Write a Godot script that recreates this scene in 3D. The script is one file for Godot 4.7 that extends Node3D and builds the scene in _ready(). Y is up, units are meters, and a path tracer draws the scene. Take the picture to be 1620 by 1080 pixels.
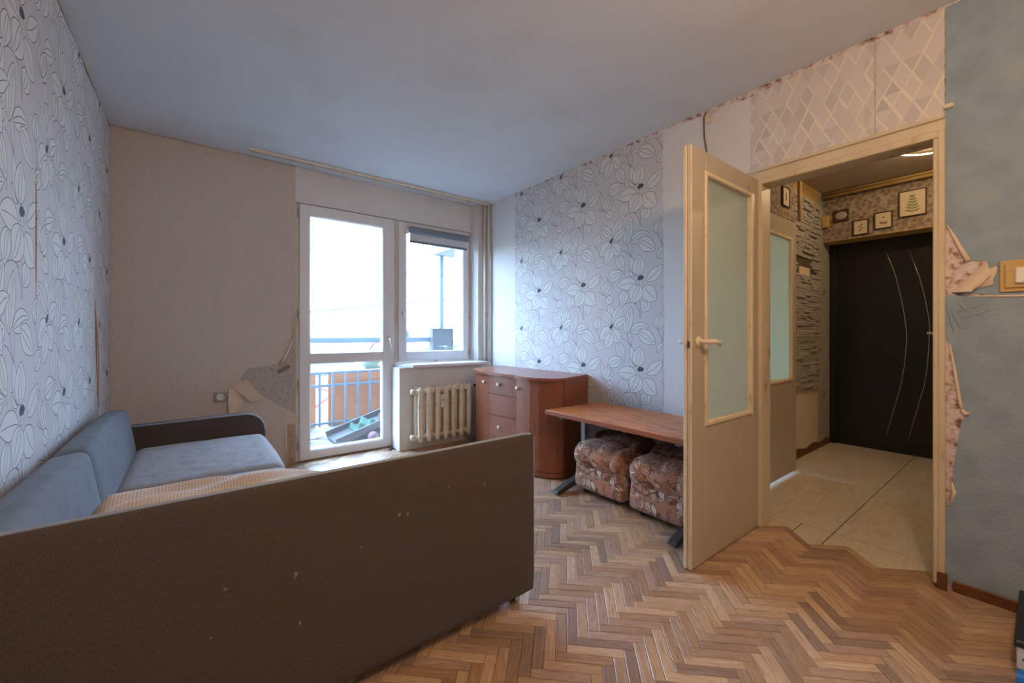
extends Node3D
# A worn flat: living room with a corner sofa, open door to a hall, balcony beyond the window.

const H := 2.5            # ceiling height
const WR := 2.551         # right wall plane (x)
const WL := -0.459        # left wall plane (x)
const ZW := -3.84         # window wall plane (z)

var rng := RandomNumberGenerator.new()
var M := {}
var taken := {}

func _ready() -> void:
	rng.seed = 7
	setup_view()
	make_materials()
	build_room()
	build_parquet()
	build_window_wall()
	build_hall()
	build_doors()
	build_outside()
	build_sofa()
	build_cabinet()
	build_radiator()
	build_table()
	build_poufs()
	build_small_things()

# ------------------------------------------------------------------ camera, sky, lights
func setup_view() -> void:
	var cam := Camera3D.new()
	cam.name = "camera"
	var f := 650.0
	cam.projection = Camera3D.PROJECTION_FRUSTUM
	cam.keep_aspect = Camera3D.KEEP_HEIGHT
	cam.near = 0.05
	cam.far = 2000.0
	cam.size = 1080.0 / f * cam.near
	cam.frustum_offset = Vector2(0, -11.4 / f * cam.near)
	cam.position = Vector3(0, 1.088, 0)
	cam.rotation_degrees = Vector3(0, -37.6, 0)
	add_child(cam)
	cam.current = true
	var we := WorldEnvironment.new()
	we.name = "world_environment"
	var e := Environment.new()
	e.background_mode = Environment.BG_SKY
	var sm := ProceduralSkyMaterial.new()
	sm.sky_top_color = Color(0.66, 0.82, 1.0)
	sm.sky_horizon_color = Color(0.78, 0.89, 1.0)
	sm.ground_bottom_color = Color(0.55, 0.60, 0.64)
	sm.ground_horizon_color = Color(0.74, 0.84, 0.92)
	sm.sky_energy_multiplier = 1.0
	var sky := Sky.new()
	sky.sky_material = sm
	e.sky = sky
	e.background_energy_multiplier = 30.0
	e.tonemap_mode = Environment.TONE_MAPPER_LINEAR
	e.tonemap_exposure = 1.08
	e.sdfgi_enabled = true
	e.ssao_enabled = true
	e.ssil_enabled = true
	we.environment = e
	add_child(we)

func lamp_light(n: String, p: Vector3, col: Color, en: float, size: float) -> void:
	var l := OmniLight3D.new()
	l.name = n
	l.position = p
	l.light_color = col
	l.light_energy = en
	l.light_size = size
	l.omni_range = 12.0
	l.omni_attenuation = 2.0
	l.shadow_enabled = true
	add_child(l, true)

# ------------------------------------------------------------------ mesh helpers
func S(smooth := false) -> SurfaceTool:
	var st := SurfaceTool.new()
	st.begin(Mesh.PRIMITIVE_TRIANGLES)
	st.set_smooth_group(0 if smooth else -1)
	return st

func tri(st: SurfaceTool, a: Vector3, b: Vector3, c: Vector3, ua := Vector2.ZERO, ub := Vector2.ZERO, uc := Vector2.ZERO) -> void:
	# counter-clockwise seen from outside
	st.set_uv(ua); st.add_vertex(a)
	st.set_uv(uc); st.add_vertex(c)
	st.set_uv(ub); st.add_vertex(b)

func quad(st: SurfaceTool, a: Vector3, b: Vector3, c: Vector3, d: Vector3, ua := Vector2.ZERO, ub := Vector2.ZERO, uc := Vector2.ZERO, ud := Vector2.ZERO) -> void:
	tri(st, a, b, c, ua, ub, uc)
	tri(st, a, c, d, ua, uc, ud)

func face(st: SurfaceTool, pts: Array, center: Vector3) -> void:
	var n: Vector3 = (pts[1] - pts[0]).cross(pts[2] - pts[0])
	var mid := Vector3.ZERO
	for p in pts: mid += p
	mid /= pts.size()
	if n.dot(mid - center) < 0.0: pts.reverse()
	for i in range(1, pts.size() - 1):
		tri(st, pts[0], pts[i], pts[i + 1])

func bx(st: SurfaceTool, c: Vector3, s: Vector3, bev := 0.003, rot := Basis()) -> void:
	var h := s * 0.5
	bev = minf(bev, minf(h.x, minf(h.y, h.z)) * 0.9)
	var P := func(i: int, sx: float, sy: float, sz: float) -> Vector3:
		var v := Vector3(sx * (h.x - (0.0 if i == 0 else bev)), sy * (h.y - (0.0 if i == 1 else bev)), sz * (h.z - (0.0 if i == 2 else bev)))
		return c + rot * v
	for sg in [-1.0, 1.0]:
		face(st, [P.call(0, sg, -1, -1), P.call(0, sg, 1, -1), P.call(0, sg, 1, 1), P.call(0, sg, -1, 1)], c)
		face(st, [P.call(1, -1, sg, -1), P.call(1, 1, sg, -1), P.call(1, 1, sg, 1), P.call(1, -1, sg, 1)], c)
		face(st, [P.call(2, -1, -1, sg), P.call(2, 1, -1, sg), P.call(2, 1, 1, sg), P.call(2, -1, 1, sg)], c)
	if bev <= 0.00001: return
	for a in [-1.0, 1.0]:
		for b in [-1.0, 1.0]:
			face(st, [P.call(0, a, b, -1), P.call(0, a, b, 1), P.call(1, a, b, 1), P.call(1, a, b, -1)], c)
			face(st, [P.call(0, a, -1, b), P.call(0, a, 1, b), P.call(2, a, 1, b), P.call(2, a, -1, b)], c)
			face(st, [P.call(1, -1, a, b), P.call(1, 1, a, b), P.call(2, 1, a, b), P.call(2, -1, a, b)], c)
			for d in [-1.0, 1.0]:
				face(st, [P.call(0, a, b, d), P.call(1, a, b, d), P.call(2, a, b, d)], c)

func box(st: SurfaceTool, x0: float, y0: float, z0: float, x1: float, y1: float, z1: float, bev := 0.0) -> void:
	bx(st, Vector3((x0 + x1) / 2, (y0 + y1) / 2, (z0 + z1) / 2), Vector3(absf(x1 - x0), absf(y1 - y0), absf(z1 - z0)), bev)

# extrude a polygon of the local xy plane along local z
func prism(st: SurfaceTool, poly: PackedVector2Array, z0: float, z1: float, xf := Transform3D()) -> void:
	if Geometry2D.is_polygon_clockwise(poly):
		poly = poly.duplicate()
		poly.reverse()
	var ix := Geometry2D.triangulate_polygon(poly)
	for i in range(0, ix.size(), 3):
		var a := poly[ix[i]]
		var b := poly[ix[i + 1]]
		var c := poly[ix[i + 2]]
		if (b - a).cross(c - a) < 0.0:
			var t := b; b = c; c = t
		var u := func(p: Vector2) -> Vector2: return Vector2(p.x, -p.y)
		tri(st, xf * Vector3(a.x, a.y, z1), xf * Vector3(b.x, b.y, z1), xf * Vector3(c.x, c.y, z1), u.call(a), u.call(b), u.call(c))
		tri(st, xf * Vector3(a.x, a.y, z0), xf * Vector3(c.x, c.y, z0), xf * Vector3(b.x, b.y, z0), u.call(a), u.call(c), u.call(b))
	for i in poly.size():
		var a := poly[i]
		var b := poly[(i + 1) % poly.size()]
		var ua := Vector2(a.x, -a.y)
		var ub := Vector2(b.x, -b.y)
		quad(st, xf * Vector3(a.x, a.y, z0), xf * Vector3(b.x, b.y, z0), xf * Vector3(b.x, b.y, z1), xf * Vector3(a.x, a.y, z1), ua, ub, ub, ua)

# profile of (radius, height) turned round local y
func lathe(st: SurfaceTool, prof: Array, seg: int, xf := Transform3D()) -> void:
	for k in prof.size() - 1:
		var p: Vector2 = prof[k]
		var q: Vector2 = prof[k + 1]
		for i in seg:
			var a := TAU * i / seg
			var b := TAU * (i + 1) / seg
			var A := xf * Vector3(p.x * cos(a), p.y, p.x * sin(a))
			var B := xf * Vector3(p.x * cos(b), p.y, p.x * sin(b))
			var C := xf * Vector3(q.x * cos(b), q.y, q.x * sin(b))
			var D := xf * Vector3(q.x * cos(a), q.y, q.x * sin(a))
			if p.x > 1e-6: tri(st, A, C, B)
			if q.x > 1e-6: tri(st, A, D, C)

func tube(st: SurfaceTool, pts: Array, r, seg := 8, flat := 1.0, caps := true) -> void:
	# r a number or an array of radii
	var rings := []
	var up := Vector3.UP
	for i in pts.size():
		var t: Vector3 = (pts[mini(i + 1, pts.size() - 1)] - pts[maxi(i - 1, 0)]).normalized()
		if absf(t.dot(up)) > 0.95: up = Vector3.RIGHT if absf(t.x) < 0.9 else Vector3.FORWARD
		var n := (up - t * up.dot(t)).normalized()
		up = n
		var b := t.cross(n)
		var ring := []
		var rr: float = r[i] if r is Array else r
		for k in seg:
			var a := TAU * k / seg
			ring.append(pts[i] + n * cos(a) * rr * flat + b * sin(a) * rr)
		rings.append(ring)
	for i in rings.size() - 1:
		for k in seg:
			var k2 := (k + 1) % seg
			quad(st, rings[i][k], rings[i][k2], rings[i + 1][k2], rings[i + 1][k])
	if caps:
		for e in [0, rings.size() - 1]:
			var c: Vector3 = pts[e]
			for k in seg:
				var k2 := (k + 1) % seg
				if e == 0: tri(st, c, rings[e][k2], rings[e][k])
				else: tri(st, c, rings[e][k], rings[e][k2])

# a surface from fn(u, v), u and v from 0 to 1; its front is (d/du) x (d/dv)
func sheet(st: SurfaceTool, nu: int, nv: int, fn: Callable, us := 1.0, vs := 1.0) -> void:
	var g := []
	for i in nu + 1:
		var row := []
		for j in nv + 1: row.append(fn.call(float(i) / nu, float(j) / nv))
		g.append(row)
	for i in nu:
		for j in nv:
			var a := Vector2(float(i) / nu * us, float(j) / nv * vs)
			var d := Vector2(us / nu, vs / nv)
			quad(st, g[i][j], g[i + 1][j], g[i + 1][j + 1], g[i][j + 1], a, a + Vector2(d.x, 0), a + d, a + Vector2(0, d.y))

# a closed cushion: rounded box with puffed faces; fn bends each point
func cushion(st: SurfaceTool, c: Vector3, s: Vector3, r: float, n := 10, puff := 0.0, fn = null, rot := Basis()) -> void:
	var h := s * 0.5
	var put := func(d: Vector3) -> Vector3:
		# d on the surface of the unit cube
		var q := Vector3(d.x * h.x, d.y * h.y, d.z * h.z)
		var core := Vector3(clampf(q.x, -h.x + r, h.x - r), clampf(q.y, -h.y + r, h.y - r), clampf(q.z, -h.z + r, h.z - r))
		var o := q - core
		if o.length() > 1e-7: q = core + o.normalized() * r
		var w := Vector3((1 - d.y * d.y) * (1 - d.z * d.z) * d.x, (1 - d.x * d.x) * (1 - d.z * d.z) * d.y, (1 - d.x * d.x) * (1 - d.y * d.y) * d.z)
		q += w * puff
		if fn != null: q = fn.call(q, d)
		return c + rot * q
	var m := func(t: float) -> float:
		# denser towards the rims, where the rounding is
		var x := 2.0 * t - 1.0
		return sin(x * PI / 2.0) * 0.6 + x * 0.4
	for ax in 3:
		for sg in [-1.0, 1.0]:
			var fn2 := func(u: float, v: float) -> Vector3:
				var a: float = m.call(u)
				var b: float = m.call(v)
				if sg < 0: a = -a
				match ax:
					0: return put.call(Vector3(sg, a, b))
					1: return put.call(Vector3(b, sg, a))
					_: return put.call(Vector3(a, b, sg))
			sheet(st, n, n, fn2)

func obj(called: String, st: SurfaceTool, m: Material, parent: Node = self) -> MeshInstance3D:
	st.generate_normals()
	var o := MeshInstance3D.new()
	o.name = numbered(called) if parent == self else called
	o.mesh = st.commit()
	o.material_override = null
	o.mesh.surface_set_material(0, m)
	o.cast_shadow = GeometryInstance3D.SHADOW_CASTING_SETTING_ON
	parent.add_child(o, true)
	return o

func numbered(called: String) -> String:
	var n: int = taken.get(called, 0)
	taken[called] = n + 1
	return called if n == 0 else "%s_%03d" % [called, n]

func thing(called: String, label: String, category: String, at := Vector3.ZERO, group := "", turn := 0.0) -> Node3D:
	var o := Node3D.new()
	o.name = numbered(called)
	add_child(o)
	o.position = at
	o.rotation.y = turn
	tag(o, label, category, group)
	return o

func tag(o: Node, label: String, category: String, group := "") -> void:
	o.set_meta("label", label)
	o.set_meta("category", category)
	if group: o.set_meta("group", group)

func structure(called: String, label: String, category: String) -> Node3D:
	var o := Node3D.new()
	o.name = called
	add_child(o, true)
	tag(o, label, category)
	o.set_meta("kind", "structure")
	return o

func struct_mesh(called: String, st: SurfaceTool, m: Material, label: String, category: String) -> MeshInstance3D:
	var o := obj(called, st, m)
	tag(o, label, category)
	o.set_meta("kind", "structure")
	return o

# ------------------------------------------------------------------ materials
func noise_tex(sd: int, freq: float, cols: Array, offs: Array, size := 512, oct := 4, kind := FastNoiseLite.TYPE_SIMPLEX_SMOOTH, bump := 0.0) -> NoiseTexture2D:
	var n := FastNoiseLite.new()
	n.seed = sd
	n.noise_type = kind
	n.frequency = freq
	n.fractal_octaves = oct
	var t := NoiseTexture2D.new()
	t.width = size
	t.height = size
	t.seamless = true
	t.noise = n
	if bump > 0.0:
		t.as_normal_map = true
		t.bump_strength = bump
	else:
		var g := Gradient.new()
		g.offsets = PackedFloat32Array(offs)
		g.colors = PackedColorArray(cols)
		t.color_ramp = g
	return t

func mat(n: String, col: Color, rough: float, tex: Texture2D = null, scale := Vector3.ONE, tri_on := true, metal := 0.0) -> StandardMaterial3D:
	var m := StandardMaterial3D.new()
	m.resource_name = n
	m.albedo_color = col
	m.roughness = rough
	m.metallic = metal
	if tex:
		m.albedo_texture = tex
		m.uv1_scale = scale
		m.uv1_triplanar = tri_on
	M[n] = m
	return m

func bump(n: String, sd: int, freq: float, strength: float, amount: float, scale := Vector3.ZERO) -> void:
	var m: StandardMaterial3D = M[n]
	m.normal_enabled = true
	m.normal_texture = noise_tex(sd, freq, [], [], 512, 3, FastNoiseLite.TYPE_SIMPLEX_SMOOTH, strength)
	m.normal_scale = amount

func c8(r: int, g: int, b: int, a := 1.0) -> Color:
	return Color(r / 255.0, g / 255.0, b / 255.0, a)

# --- flat print drawn into pictures
func fill_poly(im: Image, poly: PackedVector2Array, col: Color) -> void:
	var y0 := 1e9
	var y1 := -1e9
	for p in poly:
		y0 = minf(y0, p.y)
		y1 = maxf(y1, p.y)
	for y in range(maxi(0, int(y0)), mini(im.get_height() - 1, int(y1)) + 1):
		var xs := []
		for i in poly.size():
			var a := poly[i]
			var b := poly[(i + 1) % poly.size()]
			if (a.y <= y) != (b.y <= y):
				xs.append(a.x + (y - a.y) / (b.y - a.y) * (b.x - a.x))
		xs.sort()
		for k in range(0, xs.size() - 1, 2):
			im.fill_rect(Rect2i(int(xs[k]), y, maxi(1, int(xs[k + 1]) - int(xs[k])), 1), col)

func stroke(im: Image, pts: PackedVector2Array, w: float, col: Color) -> void:
	for i in pts.size() - 1:
		var n := maxi(1, int(pts[i].distance_to(pts[i + 1]) / maxf(1.0, w * 0.5)))
		for k in n:
			var p := pts[i].lerp(pts[i + 1], float(k) / n)
			im.fill_rect(Rect2i(int(p.x - w / 2), int(p.y - w / 2), maxi(1, int(w + 0.5)), maxi(1, int(w + 0.5))), col)

func petal(im: Image, a: Vector2, b: Vector2, w: float, bend: float, fill: Color, line: Color, lw: float, veins: int, wrap: Vector2) -> void:
	var d := b - a
	var nrm := Vector2(-d.y, d.x).normalized()
	var mid := (a + b) / 2 + nrm * bend
	var L := PackedVector2Array()
	var R := PackedVector2Array()
	var spine := PackedVector2Array()
	var nn := PackedVector2Array()
	var ww := PackedFloat32Array()
	var K := 16
	for i in K + 1:
		var t := float(i) / K
		var p := a.lerp(mid, t).lerp(mid.lerp(b, t), t)
		var tg := (a.lerp(mid, t) - mid.lerp(b, t)).normalized()
		var n := Vector2(-tg.y, tg.x)
		var wd := w * 0.5 * pow(sin(PI * pow(t, 0.85)), 0.8)
		spine.append(p); nn.append(n); ww.append(wd)
		L.append(p + n * wd)
		R.append(p - n * wd)
	var poly := L.duplicate()
	var rev := R.duplicate()
	rev.reverse()
	poly.append_array(rev)
	var lines := [L, R]
	for v in veins:
		var f := (float(v + 1) / (veins + 1) * 2.0 - 1.0) * 0.8
		var ln := PackedVector2Array()
		for i in range(1, K - 1): ln.append(spine[i] + nn[i] * ww[i] * f)
		lines.append(ln)
	var lo := poly[0]
	var hi := poly[0]
	for p in poly:
		lo = lo.min(p)
		hi = hi.max(p)
	for ox in [-1, 0, 1]:
		for oy in [-1, 0, 1]:
			var o := Vector2(ox, oy) * wrap
			if hi.x + o.x < 0 or hi.y + o.y < 0 or lo.x + o.x > im.get_width() or lo.y + o.y > im.get_height(): continue
			var q := PackedVector2Array()
			for p in poly: q.append(p + o)
			fill_poly(im, q, fill)
			for ln in lines:
				var s := PackedVector2Array()
				for p in ln: s.append(p + o)
				stroke(im, s, lw, line)

func level(x: float, y: float, slope: float) -> Vector2:
	# the sketch was taken from lines that run uphill to the right
	return Vector2(x, y + slope * x)

func floral_image() -> ImageTexture:
	# one repeat of the printed paper: 0.553 m by 0.662 m
	var W := 1024
	var Hh := 1226
	var im := Image.create(W, Hh, false, Image.FORMAT_RGB8)
	im.fill(c8(198, 194, 198))
	var sx := 0.00088 * W / 0.553
	var sy := 0.00079 * Hh / 0.662
	var A := Vector2(300, 330)
	var B := A + Vector2(0.268 * W / 0.553, 0.305 * Hh / 0.662)
	var fill := c8(208, 209, 207)
	var line := c8(50, 56, 62)
	var wrap := Vector2(W, Hh)
	var stems := [[660, 410, 665, 470, 700, 520], [605, 480, 650, 470, 700, 520], [780, 60, 795, 140, 780, 230], [700, 930, 760, 940, 800, 1060], [600, 1010, 700, 920, 760, 950], [625, 665, 632, 690, 628, 715], [320, 500, 340, 520, 360, 590], [705, 400, 712, 450, 702, 520], [560, 520, 548, 480, 540, 450], [610, 320, 650, 380, 660, 420], [395, 960, 360, 950, 340, 940]]
	for s in stems:
		for ox in [-1, 0, 1]:
			for oy in [-1, 0, 1]:
				var p := PackedVector2Array()
				for k in 11:
					var t := k / 10.0
					var a := Vector2(s[0], s[1]).lerp(Vector2(s[2], s[3]), t)
					var b := Vector2(s[2], s[3]).lerp(Vector2(s[4], s[5]), t)
					var m := a.lerp(b, t) - Vector2(490, 405)
					p.append(level(m.x, m.y, 0.35) * Vector2(sx, sy) + A + Vector2(ox, oy) * wrap)
				stroke(im, p, 4.0, line)
	# base x, y, tip x, y, width, bend, veins (in units of the sketch, round flower A at 490, 405)
	var pa := [
		[650, 420, 702, 140, 75, -14, 2], [318, 498, 352, 350, 72, -10, 2], [690, 388, 868, 264, 74, -26, 2], [768, 350, 925, 410, 92, -12, 2],
		[555, 525, 628, 668, 72, 8, 2], [318, 708, 398, 590, 66, -8, 2],
		[505, 380, 462, 192, 72, 8, 1], [505, 375, 360, 280, 66, 12, 2], [512, 375, 596, 150, 78, 8, 2], [525, 405, 655, 268, 62, -34, 1],
		[545, 430, 610, 400, 70, 30, 1], [500, 430, 585, 520, 92, 10, 1], [492, 425, 365, 585, 92, 22, 1], [485, 465, 430, 645, 82, -8, 1],
	]
	for q in pa:
		petal(im, level(q[0] - 490.0, q[1] - 405.0, 0.37) * Vector2(sx, sy) + A, level(q[2] - 490.0, q[3] - 405.0, 0.37) * Vector2(sx, sy) + A, q[4] * 2.0, q[5] * 1.6, fill, line, 4.2, q[6], wrap)
	var pb := [
		[448, 790, 605, 688, 84, -16, 2], [395, 945, 368, 768, 36, 8, 1], [402, 955, 505, 815, 62, 10, 2], [396, 950, 462, 790, 66, 6, 2], [425, 965, 510, 995, 62, 12, 1],
		[640, 850, 602, 1015, 80, 14, 2], [845, 890, 800, 1015, 84, -16, 2], [735, 700, 668, 655, 44, 4, 1], [745, 690, 690, 520, 50, -10, 0],
		[755, 690, 775, 500, 100, 4, 2], [840, 720, 985, 550, 76, 22, 1], [745, 770, 552, 828, 92, 18, 1], [820, 770, 935, 870, 108, 26, 1], [770, 770, 690, 955, 116, -12, 2],
	]
	for q in pb:
		petal(im, level(q[0] - 790.0, q[1] - 695.0, 0.31) * Vector2(sx, sy) + B, level(q[2] - 790.0, q[3] - 695.0, 0.31) * Vector2(sx, sy) + B, q[4] * 2.0, q[5] * 1.6, fill, line, 4.2, q[6], wrap)
	petal(im, B + Vector2(-55, 30), B + Vector2(45, 10), 70, -16, c8(78, 82, 88), line, 3.0, 3, wrap)
	petal(im, B + Vector2(-45, 70), B + Vector2(40, 60), 60, 10, fill, line, 2.0, 2, wrap)
	petal(im, A + Vector2(-28, 26), A + Vector2(30, -30), 46, 0, c8(78, 82, 88), line, 3.0, 2, wrap)
	return ImageTexture.create_from_image(im)

func rhomb_image() -> ImageTexture:
	# pale lines and rhombs, 0.53 m by 0.40 m
	var im := Image.create(512, 384, false, Image.FORMAT_RGB8)
	im.fill(c8(206, 199, 196))
	var r2 := RandomNumberGenerator.new()
	r2.seed = 3
	var greys := [c8(194, 188, 187), c8(184, 179, 179), c8(200, 194, 192)]
	var pale := c8(222, 214, 200)
	for j in 6:
		for i in 8:
			var c := Vector2(i * 64.0 + (32.0 if j % 2 else 0.0), j * 64.0)
			var k: int = r2.randi() % 8
			var e: int = r2.randi() % 16
			for ox in [0, 512]:
				for oy in [0, 384]:
					var o := c - Vector2(ox, oy)
					var n := o + Vector2(0, -60)
					var s := o + Vector2(0, 60)
					var w := o + Vector2(-29, 0)
					var ea := o + Vector2(29, 0)
					if k < 3: fill_poly(im, PackedVector2Array([n, ea, s, w]), greys[2] if k else greys[0])
					elif k == 3: fill_poly(im, PackedVector2Array([n, ea, w]), greys[1])
					elif k == 4: fill_poly(im, PackedVector2Array([w, ea, s]), greys[0])
					if e & 1: stroke(im, PackedVector2Array([n, ea]), 5.0, pale)
					if e & 2: stroke(im, PackedVector2Array([ea, s]), 5.0, pale)
					if e & 4: stroke(im, PackedVector2Array([s, w]), 5.0, pale)
					if e & 8: stroke(im, PackedVector2Array([w, n]), 5.0, pale)
	return ImageTexture.create_from_image(im)

func leafy_image() -> ImageTexture:
	# the upholstery print: rust, tan and cream fans and leaves
	var im := Image.create(512, 512, false, Image.FORMAT_RGB8)
	im.fill(c8(178, 122, 90))
	var r2 := RandomNumberGenerator.new()
	r2.seed = 21
	var cols := [c8(236, 210, 186), c8(216, 178, 150), c8(196, 130, 84), c8(240, 222, 206), c8(200, 160, 140), c8(160, 94, 60)]
	for i in 80:
		var a := Vector2(r2.randf() * 512, r2.randf() * 512)
		var ang := r2.randf() * TAU
		var n := 1 + r2.randi() % 5
		for k in n:
			var d := Vector2.from_angle(ang + k * 0.38) * (45.0 + r2.randf() * 55.0)
			petal(im, a, a + d, 22.0 + r2.randf() * 22.0, 8.0, cols[r2.randi() % 6], c8(74, 46, 40), 2.5, 1 + r2.randi() % 3, Vector2(512, 512))
	return ImageTexture.create_from_image(im)

func weave_image(a: Color, b: Color, n: int, gap: int) -> ImageTexture:
	var im := Image.create(256, 256, false, Image.FORMAT_RGB8)
	im.fill(a)
	var step := 256 / n
	var r2 := RandomNumberGenerator.new()
	r2.seed = 4
	for i in n:
		for j in n:
			im.fill_rect(Rect2i(i * step, j * step, step - gap, step - gap), b.lerp(a, r2.randf() * 0.25))
	return ImageTexture.create_from_image(im)

func print_image(kind: int) -> ImageTexture:
	var im := Image.create(128, 128, false, Image.FORMAT_RGB8)
	im.fill(c8(206, 190, 164))
	var g := c8(128, 132, 84)
	var w := Vector2(1000, 1000)
	if kind == 0:
		for i in 6:
			var y := 108.0 - i * 15
			var l := 40.0 - i * 5.0
			for s in [-1, 1]:
				petal(im, Vector2(64, y), Vector2(64 + s * l, y - 10), 9, 2, g, c8(112, 116, 70), 1.0, 0, w)
		stroke(im, PackedVector2Array([Vector2(64, 118), Vector2(66, 18)]), 2.0, c8(112, 116, 70))
	elif kind == 1:
		petal(im, Vector2(64, 48), Vector2(66, 32), 14, 0, c8(90, 84, 74), c8(80, 76, 66), 1.0, 0, w)
		for s in [-1, 1]:
			petal(im, Vector2(64, 92), Vector2(64 + s * 34, 80), 22, 4, c8(132, 114, 100), c8(110, 96, 84), 1.0, 1, w)
	else:
		for i in 4:
			var y := 98.0 - i * 18
			petal(im, Vector2(62, y), Vector2(62 + (24 if i % 2 else -24), y - 12), 13, 3, c8(120, 116, 88), c8(98, 94, 72), 1.0, 0, w)
		stroke(im, PackedVector2Array([Vector2(62, 108), Vector2(66, 24)]), 2.0, c8(98, 94, 72))
	return ImageTexture.create_from_image(im)

func make_materials() -> void:
	var W := Color.WHITE
	var blot := noise_tex(11, 0.006, [Color(0.965, 0.96, 0.955), W, Color(0.985, 0.985, 0.985)], [0.0, 0.5, 1.0])
	var dirty := noise_tex(12, 0.012, [Color(0.78, 0.70, 0.60), Color(0.97, 0.955, 0.94), W], [0.05, 0.22, 0.6], 512, 5)
	var fine := noise_tex(13, 0.06, [Color(0.95, 0.95, 0.95), W], [0.2, 0.8], 512, 3)
	var grain := noise_tex(14, 0.02, [Color(0.62, 0.58, 0.55), Color(0.95, 0.93, 0.92), Color(0.75, 0.72, 0.7), W], [0.15, 0.42, 0.55, 0.85], 512, 5)
	# setting
	mat("ceiling", c8(208, 211, 215), 0.95, blot, Vector3(0.5, 0.5, 0.5))
	mat("plaster_white", c8(222, 220, 218), 0.9, blot, Vector3(0.8, 0.8, 0.8))
	bump("plaster_white", 31, 0.05, 2.0, 0.15)
	mat("paper_beige", c8(206, 195, 186), 0.9, fine, Vector3(1.6, 1.6, 1.6))
	bump("paper_beige", 32, 0.08, 2.0, 0.12)
	mat("paper_white", c8(220, 218, 218), 0.85, fine, Vector3(2.4, 2.4, 2.4))
	bump("paper_white", 33, 0.08, 2.0, 0.25)
	var fl := mat("floral", W, 0.85, floral_image(), Vector3(1.0 / 0.553, 1.0 / 0.662, 1), false)
	fl.uv1_offset = Vector3(0, 0, 0)
	mat("rhomb", W, 0.85, rhomb_image(), Vector3(1.0 / 0.53, 1.0 / 0.40, 1), false)
	var bl := noise_tex(15, 0.012, [c8(132, 150, 164), c8(138, 156, 172), c8(144, 162, 178), c8(152, 164, 172)], [0.1, 0.4, 0.7, 0.95], 512, 5)
	mat("paper_blue", W, 0.85, bl, Vector3(1.0, 1.0, 1.0))
	bump("paper_blue", 34, 0.1, 3.0, 0.25)
	var pk := noise_tex(16, 0.02, [c8(120, 84, 66), c8(176, 150, 140), c8(206, 192, 190), c8(214, 206, 206)], [0.15, 0.32, 0.5, 0.9], 512, 5)
	mat("plaster_bare", W, 0.95, pk, Vector3(2.2, 2.2, 2.2))
	bump("plaster_bare", 35, 0.04, 6.0, 0.8)
	var gr := noise_tex(17, 0.03, [c8(110, 100, 98), c8(168, 158, 152), c8(184, 174, 166)], [0.06, 0.2, 0.8], 512, 5)
	mat("plaster_grey", W, 0.95, gr, Vector3(2.0, 2.0, 2.0))
	mat("paper_back", c8(226, 206, 182), 0.9, fine, Vector3(3, 3, 3))
	mat("tape", c8(116, 110, 106), 0.6)
	mat("render_tan", c8(176, 152, 130), 0.95, dirty, Vector3(4, 1, 4))
	mat("concrete", c8(118, 124, 130), 0.9, blot, Vector3(1, 1, 1))
	mat("slit", c8(140, 100, 66), 0.95, dirty, Vector3(3, 3, 3))
	mat("subfloor", c8(48, 36, 28), 0.95)
	# parquet tones
	var gr2 := noise_tex(18, 0.012, [Color(0.78, 0.74, 0.7), Color(0.95, 0.935, 0.92), Color(0.86, 0.83, 0.8), W], [0.15, 0.42, 0.6, 0.85], 512, 5)
	var tones := [c8(196, 165, 138), c8(180, 149, 124), c8(208, 177, 148), c8(170, 139, 118), c8(188, 159, 136), c8(202, 169, 134), c8(160, 135, 120), c8(216, 185, 154), c8(182, 147, 118), c8(192, 161, 142)]
	for i in tones.size():
		var m := mat("plank%d" % i, tones[i], 0.36, gr2, Vector3(0.8, 9, 1), false)
		m.roughness_texture = null
		m.metallic_specular = 0.5
	var tl := noise_tex(19, 0.007, [c8(196, 182, 162), c8(214, 202, 184), c8(204, 192, 174), c8(220, 210, 194)], [0.1, 0.4, 0.6, 0.9], 512, 5)
	mat("tile", W, 0.3, tl, Vector3(0.8, 0.8, 3.0))
	mat("grout", c8(92, 78, 66), 0.9)
	# joinery
	mat("pvc", c8(226, 226, 228), 0.4)
	mat("pvc_worn", c8(216, 208, 200), 0.5, dirty, Vector3(0.7, 0.7, 0.7))
	mat("gasket", c8(120, 124, 128), 0.7)
	mat("paint_cream", c8(184, 172, 154), 0.42, blot, Vector3(1.4, 1.4, 1.4))
	mat("paint_cream_edge", c8(222, 206, 178), 0.45, dirty, Vector3(1.6, 0.7, 1.6))
	mat("paint_frame", c8(206, 192, 166), 0.45, dirty, Vector3(1.1, 0.5, 1.1))
	mat("lever", c8(224, 212, 196), 0.35)
	var gl := mat("glass", Color(0.96, 0.98, 1.0, 0.05), 0.03)
	gl.transparency = BaseMaterial3D.TRANSPARENCY_ALPHA
	var fr := mat("glass_frosted", c8(224, 226, 214), 0.35, noise_tex(20, 0.15, [Color(0.86, 0.88, 0.88), W], [0.3, 0.7], 256, 2), Vector3(4, 4, 4))
	fr.backlight_enabled = true
	fr.backlight = Color(0.98, 0.97, 0.92)
	bump("glass_frosted", 36, 0.12, 8.0, 0.8)
	# furniture
	var vel := noise_tex(22, 0.01, [Color(0.88, 0.88, 0.89), W, Color(0.93, 0.93, 0.94)], [0.2, 0.5, 0.9], 512, 5)
	var stk := noise_tex(39, 0.09, [Color(0.74, 0.73, 0.72), Color(0.9, 0.9, 0.9), W], [0.2, 0.5, 0.85], 512, 4)
	var pv := mat("velvet_panel", c8(92, 83, 78), 0.95, stk, Vector3(13, 1.6, 13))
	pv.rim_enabled = true
	pv.rim = 0.25
	var vb := mat("velvet", c8(100, 107, 116), 0.92, vel, Vector3(1.6, 1.6, 1.6))
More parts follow.
